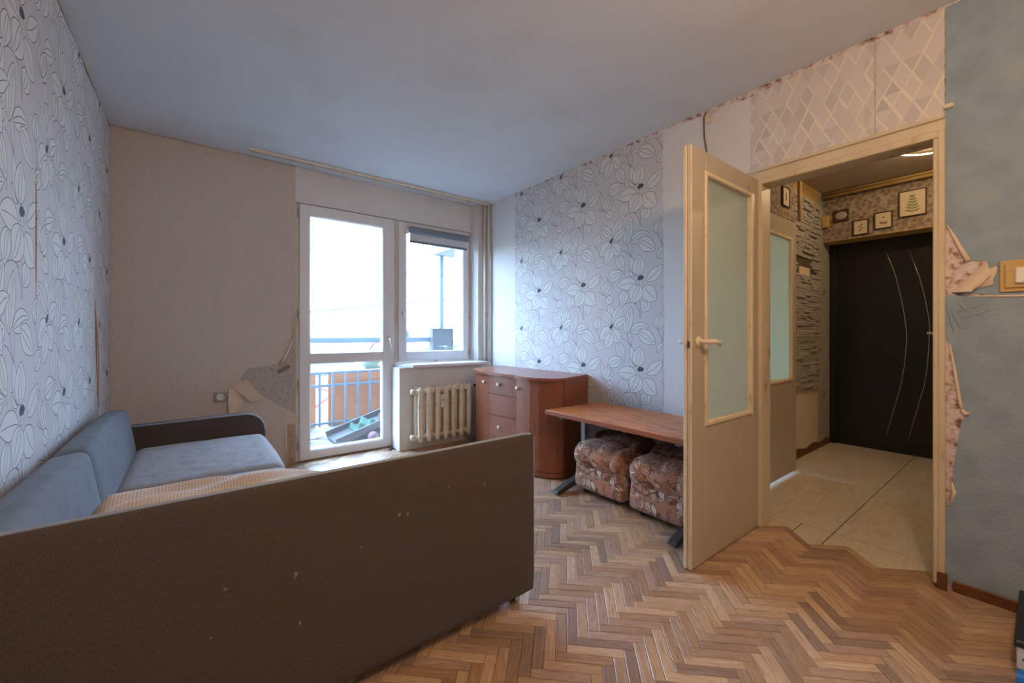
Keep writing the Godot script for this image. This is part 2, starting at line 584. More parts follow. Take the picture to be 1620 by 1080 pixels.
	vb.rim_enabled = true
	vb.rim = 0.5
	var vs := mat("velvet_seat", c8(150, 146, 146), 0.92, vel, Vector3(1.8, 1.8, 1.8))
	vs.rim_enabled = true
	vs.rim = 0.5
	mat("scuff", c8(136, 118, 102), 0.9)
	mat("piping", c8(156, 170, 190), 0.8)
	mat("blanket", W, 0.95, weave_image(c8(216, 202, 188), c8(182, 154, 130), 16, 5), Vector3(1, 1, 1), false)
	var wd := mat("cabinet_wood", c8(166, 98, 66), 0.38, grain, Vector3(7, 0.7, 7))
	wd.metallic_specular = 0.5
	mat("cabinet_top", c8(172, 108, 80), 0.28, grain, Vector3(5, 5, 0.8))
	mat("cabinet_dark", c8(70, 38, 26), 0.6)
	mat("knob", c8(238, 232, 224), 0.25)
	M["knob"].metallic = 0.05
	var pine := noise_tex(23, 0.012, [c8(124, 72, 40), c8(188, 122, 70), c8(206, 146, 92), c8(196, 132, 80)], [0.1, 0.32, 0.6, 0.9], 512, 5)
	mat("table_top", c8(255, 226, 196), 0.35, pine, Vector3(3.5, 3.5, 0.8))
	mat("table_edge", c8(150, 84, 50), 0.5)
	mat("steel_grey", c8(132, 138, 142), 0.4, null, W_V(), true, 0.4)
	mat("foot_dark", c8(58, 54, 50), 0.5)
	var pf := mat("upholstery", W, 0.95, leafy_image(), Vector3(2.3, 2.3, 2.3))
	pf.rim_enabled = true
	pf.rim = 0.3
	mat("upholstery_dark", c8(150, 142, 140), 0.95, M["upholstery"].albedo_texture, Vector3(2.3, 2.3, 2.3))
	mat("rubber", c8(30, 34, 38), 0.6)
	mat("radiator", c8(234, 222, 200), 0.38, dirty, Vector3(1.2, 1.2, 1.2))
	mat("pipe_cream", c8(222, 214, 196), 0.4, dirty, Vector3(1.5, 0.8, 1.5))
	mat("plastic_white", c8(226, 222, 214), 0.4)
	mat("plastic_grey", c8(168, 160, 152), 0.5)
	mat("dark_mark", c8(58, 54, 52), 0.7)
	mat("black_door", c8(26, 24, 23), 0.32, noise_tex(24, 0.02, [Color(0.6, 0.58, 0.56), W], [0.2, 0.8]), Vector3(1, 6, 1))
	mat("black_frame", c8(18, 17, 16), 0.4)
	mat("chrome", c8(190, 188, 184), 0.22, null, W_V(), true, 0.9)
	mat("groove", c8(60, 56, 52), 0.35, null, W_V(), true, 0.5)
	var st := noise_tex(25, 0.03, [c8(136, 130, 126), c8(176, 170, 164), c8(200, 194, 188)], [0.2, 0.5, 0.85], 512, 5)
	mat("ledgestone", W, 0.95, st, Vector3(3, 9, 3))
	bump("ledgestone", 38, 0.06, 8.0, 0.8)
	mat("stone_gap", c8(84, 74, 64), 0.95)
	var hp := noise_tex(26, 0.02, [c8(112, 96, 84), c8(150, 132, 116), c8(174, 156, 138), c8(136, 118, 104)], [0.15, 0.45, 0.65, 0.9], 512, 5, FastNoiseLite.TYPE_CELLULAR)
	mat("paper_hall", W, 0.9, hp, Vector3(2.2, 2.2, 2.2))
	mat("hall_wall", c8(168, 168, 158), 0.9, dirty, Vector3(1, 1, 1))
	mat("hall_cream", c8(214, 200, 176), 0.9, blot, Vector3(1, 1, 1))
	mat("hall_ceiling", c8(190, 176, 158), 0.9, blot, Vector3(1, 1, 1))
	mat("yellow_wood", c8(196, 164, 104), 0.6, dirty, Vector3(1, 1, 1))
	mat("baseboard", c8(126, 74, 44), 0.5, grain, Vector3(6, 6, 0.8))
	mat("frame_dark", c8(74, 52, 38), 0.5)
	mat("card", c8(220, 206, 184), 0.9)
	# outside
	mat("rail_paint", c8(76, 92, 104), 0.5, blot, Vector3(2, 2, 2))
	mat("orange_board", c8(160, 98, 56), 0.8, blot, Vector3(1, 1, 1))
	mat("balcony_tile", c8(96, 90, 86), 0.6, blot, Vector3(2, 2, 2))
	mat("tray_dark", c8(30, 31, 34), 0.6)
	mat("tray_rim", c8(66, 62, 62), 0.6)
	mat("cloth_green", c8(20, 66, 50), 0.9)
	mat("cloth_pink", c8(76, 58, 64), 0.9)
	mat("ball_yellow", c8(110, 104, 54), 0.5)
	mat("ball_red", c8(100, 60, 68), 0.5)
	mat("twig", c8(70, 58, 46), 0.9)
	mat("leaf", c8(70, 86, 56), 0.7)
	mat("planter", c8(36, 40, 45), 0.6, blot, Vector3(3, 3, 3))
	mat("house_white", c8(172, 172, 168), 0.9)
	mat("house_cream", c8(128, 116, 96), 0.9)
	mat("roof_red", c8(96, 48, 38), 0.9)
	mat("roof_grey", c8(66, 66, 68), 0.9)
	mat("window_dark", c8(40, 46, 52), 0.2)
	mat("field", c8(104, 102, 84), 0.95, noise_tex(27, 0.02, [c8(120, 120, 110), W, c8(170, 160, 130)], [0.2, 0.6, 0.9]), Vector3(0.02, 0.02, 0.02))
	mat("tree", c8(44, 54, 40), 0.95)
	mat("trunk", c8(50, 40, 32), 0.95)
	mat("wire", c8(60, 64, 70), 0.8)
	mat("blind_cloth", c8(206, 212, 218), 0.8)
	mat("blind_case", c8(120, 136, 150), 0.5)
	mat("cable", c8(112, 84, 56), 0.6)
	mat("box_white", c8(206, 204, 202), 0.6)
	mat("box_lid", c8(34, 36, 40), 0.5)
	mat("blue", c8(30, 110, 176), 0.4)
	mat("red", c8(176, 60, 52), 0.5)
	mat("green", c8(110, 160, 70), 0.5)
	var bulb := mat("bulb", c8(255, 236, 200), 0.4)
	bulb.emission_enabled = true
	bulb.emission = c8(255, 226, 176)
	bulb.emission_energy_multiplier = 2.0
	var ring := mat("ring_glow", c8(255, 240, 214), 0.4)
	ring.emission_enabled = true
	ring.emission = c8(255, 236, 200)
	ring.emission_energy_multiplier = 1.1

func W_V() -> Vector3:
	return Vector3.ONE

# wall frames: local x runs to the right as one faces the wall, y up, z out of the wall
func on_left() -> Transform3D:
	return Transform3D(Basis(Vector3(0, 0, -1), Vector3(0, 1, 0), Vector3(1, 0, 0)), Vector3(WL, 0, 0))

func on_right(x := WR) -> Transform3D:
	return Transform3D(Basis(Vector3(0, 0, 1), Vector3(0, 1, 0), Vector3(-1, 0, 0)), Vector3(x, 0, 0))

func on_window(z := ZW) -> Transform3D:
	return Transform3D(Basis(), Vector3(0, 0, z))

func pv2(a: Array) -> PackedVector2Array:
	var p := PackedVector2Array()
	for i in range(0, a.size(), 2): p.append(Vector2(a[i], a[i + 1]))
	return p

func rect2(x0: float, y0: float, x1: float, y1: float) -> PackedVector2Array:
	return pv2([x0, y0, x1, y0, x1, y1, x0, y1])

# ------------------------------------------------------------------ room shell
func build_room() -> void:
	var st := S()
	box(st, -0.62, H, -4.12, WR + 0.08, H + 0.15, 1.2)
	struct_mesh("ceiling", st, M.ceiling, "grey white painted living room ceiling with faint stains", "ceiling")
	# left wall with its paper in three lengths, split open along two seams
	var wl := structure("wall_left", "left wall with flower line-print wallpaper split open at two seams", "wall")
	st = S()
	box(st, -0.62, 0, -4.12, WL - 0.002, H, 1.2)
	obj("masonry", st, M.slit, wl)
	var xf := on_left()
	var top := H - 0.005
	st = S()
	prism(st, pv2([-1.2, 0, 2.236, 0, 2.236, 1.13, 2.230, 1.3, 2.227, 1.45, 2.230, 1.6, 2.236, 1.73, 2.236, top, -1.2, top]), -0.002, 0.0, xf)
	obj("wallpaper_strip", st, M.floral, wl)
	st = S()
	prism(st, pv2([2.237, 0, 3.43, 0, 3.43, 0.62, 3.40, 0.8, 3.365, 1.0, 3.345, 1.15, 3.335, 1.29, 3.335, top - 0.01, 3.1, top - 0.025, 2.9, top, 2.6, top - 0.015, 2.237, top, 2.237, 1.73, 2.246, 1.6, 2.250, 1.45, 2.247, 1.3, 2.237, 1.13]), -0.002, 0.0, xf)
	obj("wallpaper_strip", st, M.floral, wl)
	st = S()
	prism(st, pv2([3.431, 0, 3.84, 0, 3.84, top - 0.02, 3.6, top, 3.336, top - 0.01, 3.336, 1.29, 3.375, 1.15, 3.405, 1.0, 3.425, 0.8, 3.436, 0.62]), -0.002, 0.0, xf)
	obj("wallpaper_strip", st, M.floral, wl)
	# lips of the split seam, curling a little out of the wall
	st = S(true)
	tube(st, [Vector3(WL + 0.001, 0.66, -3.437), Vector3(WL + 0.006, 0.85, -3.425), Vector3(WL + 0.008, 1.0, -3.408), Vector3(WL + 0.004, 1.15, -3.378), Vector3(WL + 0.001, 1.28, -3.337)], 0.004, 6)
	obj("curled_lip", st, M.paper_back, wl)
	# back wall
	st = S()
	box(st, -0.62, 0, 1.2, WR + 0.08, H, 1.3)
	struct_mesh("wall_back", st, M.paper_beige, "beige back wall of the living room opposite the window", "wall")
	# right wall: masonry with the doorway, then papers
	var wr := structure("wall_right", "right wall patched with white, flower, rhomb and blue papers round the doorway", "wall")
	st = S()
	box(st, WR + 0.001, 0, -4.12, WR + 0.07, H, -1.03)
	box(st, WR + 0.001, 1.985, -1.03, WR + 0.07, H, -0.275)
	box(st, WR + 0.001, 0, -0.275, WR + 0.07, H, 1.2)
	obj("masonry", st, M.plaster_bare, wr)
	xf = on_right()
	st = S()
	prism(st, rect2(-3.75, 0, -3.26, top), -0.0005, 0.001, xf)
	prism(st, pv2([-1.607, 0, -1.046, 0, -1.046, 2.46, -1.20, 2.475, -1.29, 2.44, -1.31, 2.47, -1.607, top]), -0.0005, 0.001, xf)
	obj("white_wallpaper", st, M.paper_white, wr)
	st = S()
	prism(st, pv2([-3.26, 0, -1.607, 0, -1.607, top - 0.004, -1.75, top - 0.02, -1.9, top - 0.008, -2.2, top - 0.02, -2.6, top - 0.004, -2.9, top - 0.012, -3.26, top - 0.002]), -0.0005, 0.0022, xf)
	obj("flower_wallpaper", st, M.floral, wr)
	st = S()
	prism(st, pv2([-1.046, 2.012, -0.494, 2.012, -0.494, 2.475, -0.7, 2.48, -1.046, 2.462]), -0.0005, 0.0022, xf)
	obj("rhomb_wallpaper", st, M.rhomb, wr)
	st = S()
	prism(st, pv2([-0.492, 2.012, -0.265, 2.012, -0.265, 2.48, -0.492, 2.475]), -0.0005, 0.0022, xf)
	obj("rhomb_wallpaper", st, M.rhomb, wr)
	st = S()
	prism(st, pv2([-0.262, 1.56, -0.25, 1.545, -0.232, 1.48, -0.2, 1.395, -0.145, 1.388, -0.16, 1.35, -0.2, 1.302, -0.245, 1.264, -0.20, 1.260, -0.1, 1.243, 0.0, 1.239, 0.5, 1.23, 1.2, 1.23, 1.2, H - 0.01, -0.262, H - 0.01]), -0.0005, 0.0026, xf)
	obj("blue_wallpaper", st, M.paper_blue, wr)
	# lower blue sheet hangs a little loose below the tear
	st = S()
	prism(st, pv2([-0.262, 1.258, -0.1, 1.234, 0.0, 1.231, 0.5, 1.222, 1.2, 1.222, 1.2, 0.02, -0.262, 0.02, -0.262, 0.34, -0.25, 0.36, -0.236, 0.42, -0.241, 0.5, -0.230, 0.6, -0.216, 0.72, -0.200, 0.75, -0.216, 0.775, -0.232, 0.9, -0.246, 1.04, -0.262, 1.07]), -0.0005, 0.0026, xf)
	obj("blue_wallpaper", st, M.paper_blue, wr)
	# rolled and folded edges of the torn paper
	st = S(true)
	tube(st, [Vector3(WR - 0.003, 1.552, -0.256), Vector3(WR - 0.006, 1.50, -0.236), Vector3(WR - 0.008, 1.44, -0.214), Vector3(WR - 0.008, 1.393, -0.196)], [0.002, 0.006, 0.0075, 0.009], 8)
	tube(st, [Vector3(WR - 0.003, 1.045, -0.249), Vector3(WR - 0.006, 0.93, -0.234), Vector3(WR - 0.006, 0.80, -0.219), Vector3(WR - 0.005, 0.775, -0.213)], [0.002, 0.005, 0.006, 0.004], 8)
	tube(st, [Vector3(WR - 0.003, 0.772, -0.214), Vector3(WR - 0.010, 0.757, -0.203), Vector3(WR - 0.016, 0.762, -0.192)], [0.006, 0.008, 0.003], 8)
	tube(st, [Vector3(WR - 0.003, 0.46, -0.243), Vector3(WR - 0.009, 0.42, -0.236), Vector3(WR - 0.005, 0.36, -0.248)], [0.002, 0.008, 0.002], 8)
	tube(st, [Vector3(WR - 0.003, 1.247, -0.20), Vector3(WR - 0.005, 1.240, -0.10), Vector3(WR - 0.005, 1.236, 0.0), Vector3(WR - 0.004, 1.228, 0.5)], [0.002, 0.004, 0.004, 0.003], 8)
	obj("rolled_edge", st, M.paper_back, wr)
	st = S(true)
	var fl := func(u: float, v: float) -> Vector3:
		# v from the fold line to the free edge
		var a := Vector3(WR - 0.004, 1.266, -0.243).lerp(Vector3(WR - 0.004, 1.388, -0.146), u)
		var b := Vector3(WR - 0.012, 1.262, -0.185).lerp(Vector3(WR - 0.012, 1.325, -0.132), u)
		return a.lerp(b, v) + Vector3(-0.022 * sin(v * PI * 0.8) - 0.006 * v, 0.004 * sin(u * 9.0) * v, 0)
	sheet(st, 8, 8, fl)
	var fl2 := func(u: float, v: float) -> Vector3:
		var a := Vector3(WR - 0.008, 1.335, -0.172).lerp(Vector3(WR - 0.014, 1.362, -0.120), u)
		var b := Vector3(WR - 0.006, 1.272, -0.178).lerp(Vector3(WR - 0.010, 1.288, -0.126), u)
		return a.lerp(b, v) + Vector3(-0.010 * sin(v * PI), 0, 0.004 * sin(v * 6.0))
	sheet(st, 6, 6, fl2)
	obj("hanging_flap", st, M.paper_back, wr)
	# creases pushed into the loose lower sheet
	st = S(true)
	for k in [[-0.258, 1.235, -0.236, 1.08, 0.006], [-0.235, 1.24, -0.19, 1.17, 0.005], [-0.23, 1.18, -0.13, 1.225, 0.005], [-0.245, 1.20, -0.215, 1.10, 0.005], [-0.21, 1.16, -0.09, 1.20, 0.004]]:
		var a := Vector3(WR - 0.001, k[1], k[0])
		var b := Vector3(WR - 0.001, k[3], k[2])
		tube(st, [a, a.lerp(b, 0.3), a.lerp(b, 0.6), b], [0.002, k[4], k[4], 0.001], 8)
	obj("crease", st, M.paper_blue, wr)
	# skirting on the right
	st = S()
	box(st, WR - 0.014, 0.0, -0.24, WR - 0.002, 0.045, 1.2, 0.003)
	struct_mesh("baseboard_right", st, M.baseboard, "brown wooden skirting under the torn blue wallpaper", "skirting")

# ------------------------------------------------------------------ herringbone floor
func plank_mesh(L: float, Wd: float, k: int) -> ArrayMesh:
	var st := S()
	plank_into(st, L, Wd, k, Transform3D())
	st.generate_normals()
	return st.commit()

func plank_into(st: SurfaceTool, L: float, Wd: float, k: int, xf: Transform3D) -> void:
	# lies along local x, top at y = 0
	var g := 0.0007
	var e := 0.0018
	var y := -0.0011
	var x0 := g; var x1 := L - g; var z0 := g; var z1 := Wd - g
	var o := Vector2(fmod(k * 0.377, 1.0), fmod(k * 0.613, 1.0))
	var p := func(x: float, yy: float, z: float) -> Vector3: return xf * Vector3(x, yy, z)
	var t := func(x: float, z: float) -> Vector2: return Vector2(x, z) + o
	quad(st, p.call(x0 + e, 0, z1 - e), p.call(x1 - e, 0, z1 - e), p.call(x1 - e, 0, z0 + e), p.call(x0 + e, 0, z0 + e), t.call(x0, z1), t.call(x1, z1), t.call(x1, z0), t.call(x0, z0))
	var ring := [[x0, z0], [x0, z1], [x1, z1], [x1, z0]]
	var inn := [[x0 + e, z0 + e], [x0 + e, z1 - e], [x1 - e, z1 - e], [x1 - e, z0 + e]]
	for i in 4:
		var j := (i + 1) % 4
		quad(st, p.call(ring[i][0], y, ring[i][1]), p.call(ring[j][0], y, ring[j][1]), p.call(inn[j][0], 0, inn[j][1]), p.call(inn[i][0], 0, inn[i][1]), t.call(ring[i][0], ring[i][1]), t.call(ring[j][0], ring[j][1]), t.call(ring[j][0], ring[j][1]), t.call(ring[i][0], ring[i][1]))
		quad(st, p.call(ring[i][0], y - 0.003, ring[i][1]), p.call(ring[j][0], y - 0.003, ring[j][1]), p.call(ring[j][0], y, ring[j][1]), p.call(ring[i][0], y, ring[i][1]))

func to_screen(p: Vector3) -> Vector2:
	var yaw := deg_to_rad(37.6)
	var d := p.x * sin(yaw) - p.z * cos(yaw)
	if d < 0.05: return Vector2(-9999, -9999)
	var r := p.x * cos(yaw) + p.z * sin(yaw)
	return Vector2(810 + 650 * r / d, 528.6 - 650 * (p.y - 1.088) / d)

func build_parquet() -> void:
	var fl := structure("floor", "worn brown herringbone parquet floor of the living room", "floor")
	var st := S()
	box(st, -0.62, -0.12, -4.12, WR, -0.0025, 1.2)
	box(st, WR, -0.12, -1.03, WR + 0.03, -0.0035, -0.275)
	obj("subfloor", st, M.subfloor, fl)
	var L := 0.193
	var Wd := 0.039
	var r2 := sqrt(2.0)
	var x0 := 1.170 - (L + Wd) / r2
	var z0 := -1.163 - (L - Wd) / r2
	var da := Vector3(1, 0, 1) / r2
	var db := Vector3(-1, 0, 1) / r2
	var list := []
	for i in range(-90, 110):
		for j in range(-16, 16):
			var base := Vector3(x0 + i * r2 * Wd, 0, z0 + j * r2 * L)
			for kind in 2:
				# long side along da (kind 0) or db (kind 1)
				var corner: Vector3 = base - db * Wd if kind == 0 else base + da * L - db * Wd
				var u: Vector3 = da if kind == 0 else db
				var v: Vector3 = db if kind == 0 else -da
				var o: Vector3 = corner if kind == 0 else corner + da * Wd
				var c := o + u * L / 2 + v * Wd / 2
				var inside := c.x > WL + 0.02 and c.x < (WR + 0.09 if c.z > -0.27 else WR + 0.01) and c.z > ZW - 0.03 and c.z < 1.15
				if c.x > 1.46 and c.z < -3.68: inside = false
				var door := c.z > -1.0 and c.z < -0.3 and c.x < 2.585 and c.x > 2.4
				if not (inside or door): continue
				list.append([c, Transform3D(Basis(u, Vector3.UP, u.cross(Vector3.UP)), o), absf(v.dot(u.cross(Vector3.UP)) + 1.0) < 0.01])
	# the 300 nearest that the picture shows are parts of their own
	var order := []
	for it in list:
		var c: Vector3 = it[0]
		var s := to_screen(c)
		var seen := s.x > -20 and s.x < 1640 and s.y < 1110 and s.y > 0
		if c.z > -1.95 and c.z < -1.25 and c.x < 1.12: seen = false
		if c.x < 0.42 and c.z < -1.25: seen = false
		if c.z < -1.3 and c.x < 1.0 and s.y > 720: seen = false
		order.append([c.length() if seen else 1000.0 + c.length(), it])
	order.sort_custom(func(a, b): return a[0] < b[0])
	var meshes := []
	for k in 12: meshes.append(plank_mesh(L, Wd, k))
	var rest := []
	for t in 10: rest.append(S())
	var n := 0
	for it in order:
		var xf: Transform3D = it[1][1]
		if it[1][2]: xf = xf * Transform3D(Basis(), Vector3(0, 0, -Wd))
		var k := rng.randi() % 12
		var tone := rng.randi() % 10
		xf.origin.y = rng.randf_range(-0.0004, 0.0003)
		if n < 300 and it[0] < 999.0:
			var o := MeshInstance3D.new()
			o.name = "plank"
			o.mesh = meshes[k]
			o.set_surface_override_material(0, M["plank%d" % tone])
			o.transform = xf
			fl.add_child(o, true)
			n += 1
		else:
			plank_into(rest[tone], L, Wd, k, xf)
	var am: ArrayMesh = null
	for t in 10:
		rest[t].generate_normals()
		am = rest[t].commit(am)
		am.surface_set_material(t, M["plank%d" % t])
	var ro := MeshInstance3D.new()
	ro.name = "far_planks"
	ro.mesh = am
	ro.set_meta("kind", "stuff")
	fl.add_child(ro, true)

# ------------------------------------------------------------------ window wall
func ring_frame(st: SurfaceTool, x0: float, y0: float, x1: float, y1: float, l: float, r: float, t: float, b: float, z0: float, z1: float, bev := 0.004) -> void:
	box(st, x0, y0, z0, x0 + l, y1, z1, bev)
	box(st, x1 - r, y0, z0, x1, y1, z1, bev)
	box(st, x0 + l - 0.001, y1 - t, z0, x1 - r + 0.001, y1, z1 - 0.0005, bev)
	box(st, x0 + l - 0.001, y0, z0, x1 - r + 0.001, y0 + b, z1 - 0.0005, bev)

func pane(x0: float, y0: float, x1: float, y1: float, z: float, parent: Node) -> void:
	var st := S()
	box(st, x0, y0, z - 0.006, x1, y1, z + 0.006)
	obj("glass_pane", st, M.glass, parent)

func build_window_wall() -> void:
	var ww := structure("wall_window", "beige window wall with a torn lower corner beside the balcony door", "wall")
	var st := S()
	box(st, -0.62, -0.1, -4.1, 0.664, H, ZW - 0.002)
	obj("masonry", st, M.plaster_grey, ww)
	st = S()
	box(st, 0.664, 2.205, -4.1, 2.40, H, ZW - 0.012)
	prism(st, pv2([2.40, 4.1, 2.72, 4.1, 2.72, 3.76, 2.43, 3.76, 2.40, 3.86]), 0.0, H, Transform3D(Basis(Vector3(1, 0, 0), Vector3(0, 0, -1), Vector3(0, 1, 0)), Vector3.ZERO))
	obj("lintel", st, M.plaster_white, ww)
	st = S()
	box(st, 1.50, 0, -4.1, WR - 0.002, 0.775, -3.66, 0.004)
	obj("parapet", st, M.plaster_white, ww)
	# wallpaper, two lengths, the second torn low down
	var xf := on_window()
	st = S()
	prism(st, rect2(WL + 0.001, 0, 0.108, H - 0.008), -0.001, 0.001, xf)
	obj("wallpaper_strip", st, M.paper_beige, ww)
	st = S()
	prism(st, pv2([0.109, 0, 0.664, 0, 0.664, 0.415, 0.635, 0.44, 0.55, 0.50, 0.43, 0.585, 0.30, 0.69, 0.275, 0.74, 0.321, 0.819, 0.40, 0.828, 0.46, 0.835, 0.528, 0.845, 0.56, 0.88, 0.60, 0.95, 0.635, 1.04, 0.638, 1.15, 0.652, 1.24, 0.664, 1.30, 0.664, H - 0.012, 0.4, H - 0.004, 0.109, H - 0.01]), -0.001, 0.0012, xf)
	obj("wallpaper_strip", st, M.paper_beige, ww)
	# the flap of paper that has come away, hanging in two lobes
	st = S(true)
	var f1 := func(u: float, v: float) -> Vector3:
		var a := Vector3(0.225, 0.665, 0).lerp(Vector3(0.315, 0.735, 0), u)
		var b := Vector3(0.335, 0.560, 0).lerp(Vector3(0.435, 0.572, 0), u)
		return a.lerp(b, v) + Vector3(0, 0.012 * sin(v * PI) * (1 - u), ZW + 0.004 + 0.055 * sin(v * 2.0) * (0.6 + 0.4 * u))
	sheet(st, 10, 10, f1)
	obj("torn_flap", st, M.paper_back, ww)
	st = S(true)
	var f2 := func(u: float, v: float) -> Vector3:
		var a := Vector3(0.205, 0.675, 0).lerp(Vector3(0.275, 0.64, 0), u)
		var b := Vector3(0.205, 0.47, 0).lerp(Vector3(0.262, 0.50, 0), u)
		return a.lerp(b, v) + Vector3(-0.008 * sin(v * 3.0) + 0.03 * sin(v * PI) * u, 0, ZW + 0.003 + 0.03 * sin(v * 2.4))
	sheet(st, 8, 8, f2)
	obj("torn_flap", st, M.paper_back, ww)
	st = S(true)
	tube(st, [Vector3(0.648, 1.05, ZW + 0.004), Vector3(0.61, 0.96, ZW + 0.012), Vector3(0.575, 0.88, ZW + 0.014), Vector3(0.545, 0.84, ZW + 0.008)], [0.005, 0.009, 0.009, 0.004], 8)
	tube(st, [Vector3(0.655, 1.30, ZW + 0.002), Vector3(0.640, 1.20, ZW + 0.006), Vector3(0.642, 1.12, ZW + 0.006), Vector3(0.655, 1.04, ZW + 0.003)], [0.002, 0.004, 0.004, 0.002], 8)
	tube(st, [Vector3(0.59, 0.45, ZW + 0.002), Vector3(0.588, 0.2, ZW + 0.003), Vector3(0.60, 0.02, ZW + 0.002)], [0.002, 0.004, 0.004], 6)
	obj("curled_edge", st, M.paper_back, ww)
	st = S()
	bx(st, Vector3(0.578, 0.800, ZW + 0.003), Vector3(0.10, 0.026, 0.004), 0.001, Basis(Vector3(0, 0, 1), 0.5))
	obj("tape_scrap", st, M.tape, ww)
	st = S()
	box(st, 0.604, 0.0, ZW - 0.002, 0.664, 0.34, ZW + 0.002)
	obj("bare_render", st, M.render_tan, ww)
	# balcony door
	var zf := -3.87
	var d := structure("door_1", "white plastic balcony door with a tall upper pane and a lower pane", "door")
	st = S()
	ring_frame(st, 0.666, 0.0, 1.545, 2.205, 0.035, 0.035, 0.02, 0.03, zf - 0.075, zf - 0.004)
	obj("frame", st, M.pvc_worn, d)
	st = S()
	ring_frame(st, 0.698, 0.012, 1.526, 2.20, 0.082, 0.108, 0.088, 0.075, zf - 0.06, zf + 0.012)
	box(st, 0.779, 0.838, zf - 0.06, 1.419, 0.922, zf + 0.011, 0.004)
	obj("sash", st, M.pvc, d)
	st = S()
	ring_frame(st, 0.776, 0.915, 1.424, 2.116, 0.01, 0.01, 0.01, 0.01, zf - 0.05, zf + 0.004, 0.002)
	ring_frame(st, 0.776, 0.083, 1.424, 0.842, 0.01, 0.01, 0.01, 0.01, zf - 0.05, zf + 0.004, 0.002)
	obj("glazing_bead", st, M.pvc, d)
	pane(0.785, 0.924, 1.415, 2.107, zf - 0.025, d)
	pane(0.785, 0.092, 1.415, 0.833, zf - 0.025, d)
	st = S(true)
	bx(st, Vector3(1.474, 1.04, zf + 0.015), Vector3(0.028, 0.068, 0.008), 0.004)
	tube(st, [Vector3(1.474, 1.04, zf + 0.015), Vector3(1.474, 1.04, zf + 0.05), Vector3(1.477, 1.03, zf + 0.056), Vector3(1.485, 0.99, zf + 0.056), Vector3(1.496, 0.92, zf + 0.052)], [0.011, 0.011, 0.011, 0.010, 0.008], 10)
	obj("handle", st, M.lever, d)
	st = S()
	for y in [0.10, 0.62, 1.22, 2.08]: box(st, 0.684, y, zf + 0.004, 0.700, y + 0.08, zf + 0.02, 0.003)
	obj("hinge", st, M.plastic_grey, d)
	# window
	var w := structure("window_1", "white plastic window over the radiator beside the balcony door", "window")
	st = S()
	ring_frame(st, 1.545, 0.80, 2.405, 2.205, 0.03, 0.035, 0.02, 0.03, zf - 0.075, zf - 0.004)
	obj("frame", st, M.pvc_worn, w)
	st = S()
	ring_frame(st, 1.572, 0.824, 2.366, 2.196, 0.082, 0.06, 0.08, 0.088, zf - 0.06, zf + 0.012)
	obj("sash", st, M.pvc, w)
	st = S()
	ring_frame(st, 1.650, 0.908, 2.310, 2.12, 0.01, 0.01, 0.01, 0.01, zf - 0.05, zf + 0.004, 0.002)
	obj("glazing_bead", st, M.pvc, w)
	pane(1.659, 0.917, 2.301, 2.11, zf - 0.025, w)
	st = S(true)
	bx(st, Vector3(1.610, 1.30, zf + 0.015), Vector3(0.026, 0.066, 0.008), 0.004)
	tube(st, [Vector3(1.610, 1.30, zf + 0.015), Vector3(1.610, 1.30, zf + 0.045), Vector3(1.610, 1.285, zf + 0.052), Vector3(1.612, 1.20, zf + 0.05)], [0.010, 0.010, 0.010, 0.008], 10)
	obj("handle", st, M.pvc, w)
	st = S()
	for y in [0.86, 2.10]: box(st, 2.364, y, zf + 0.002, 2.380, y + 0.07, zf + 0.02, 0.003)
	obj("hinge", st, M.plastic_grey, w)
	# window board
	st = S()
	prism(st, pv2([1.515, 3.85, 1.60, 3.585, 2.447, 3.585, 2.447, 3.74, 2.40, 3.85]), 0.776, 0.802, Transform3D(Basis(Vector3(1, 0, 0), Vector3(0, 0, -1), Vector3(0, 1, 0)), Vector3.ZERO))
	struct_mesh("trim_1", st, M.pvc, "white window board above the radiator", "window sill")

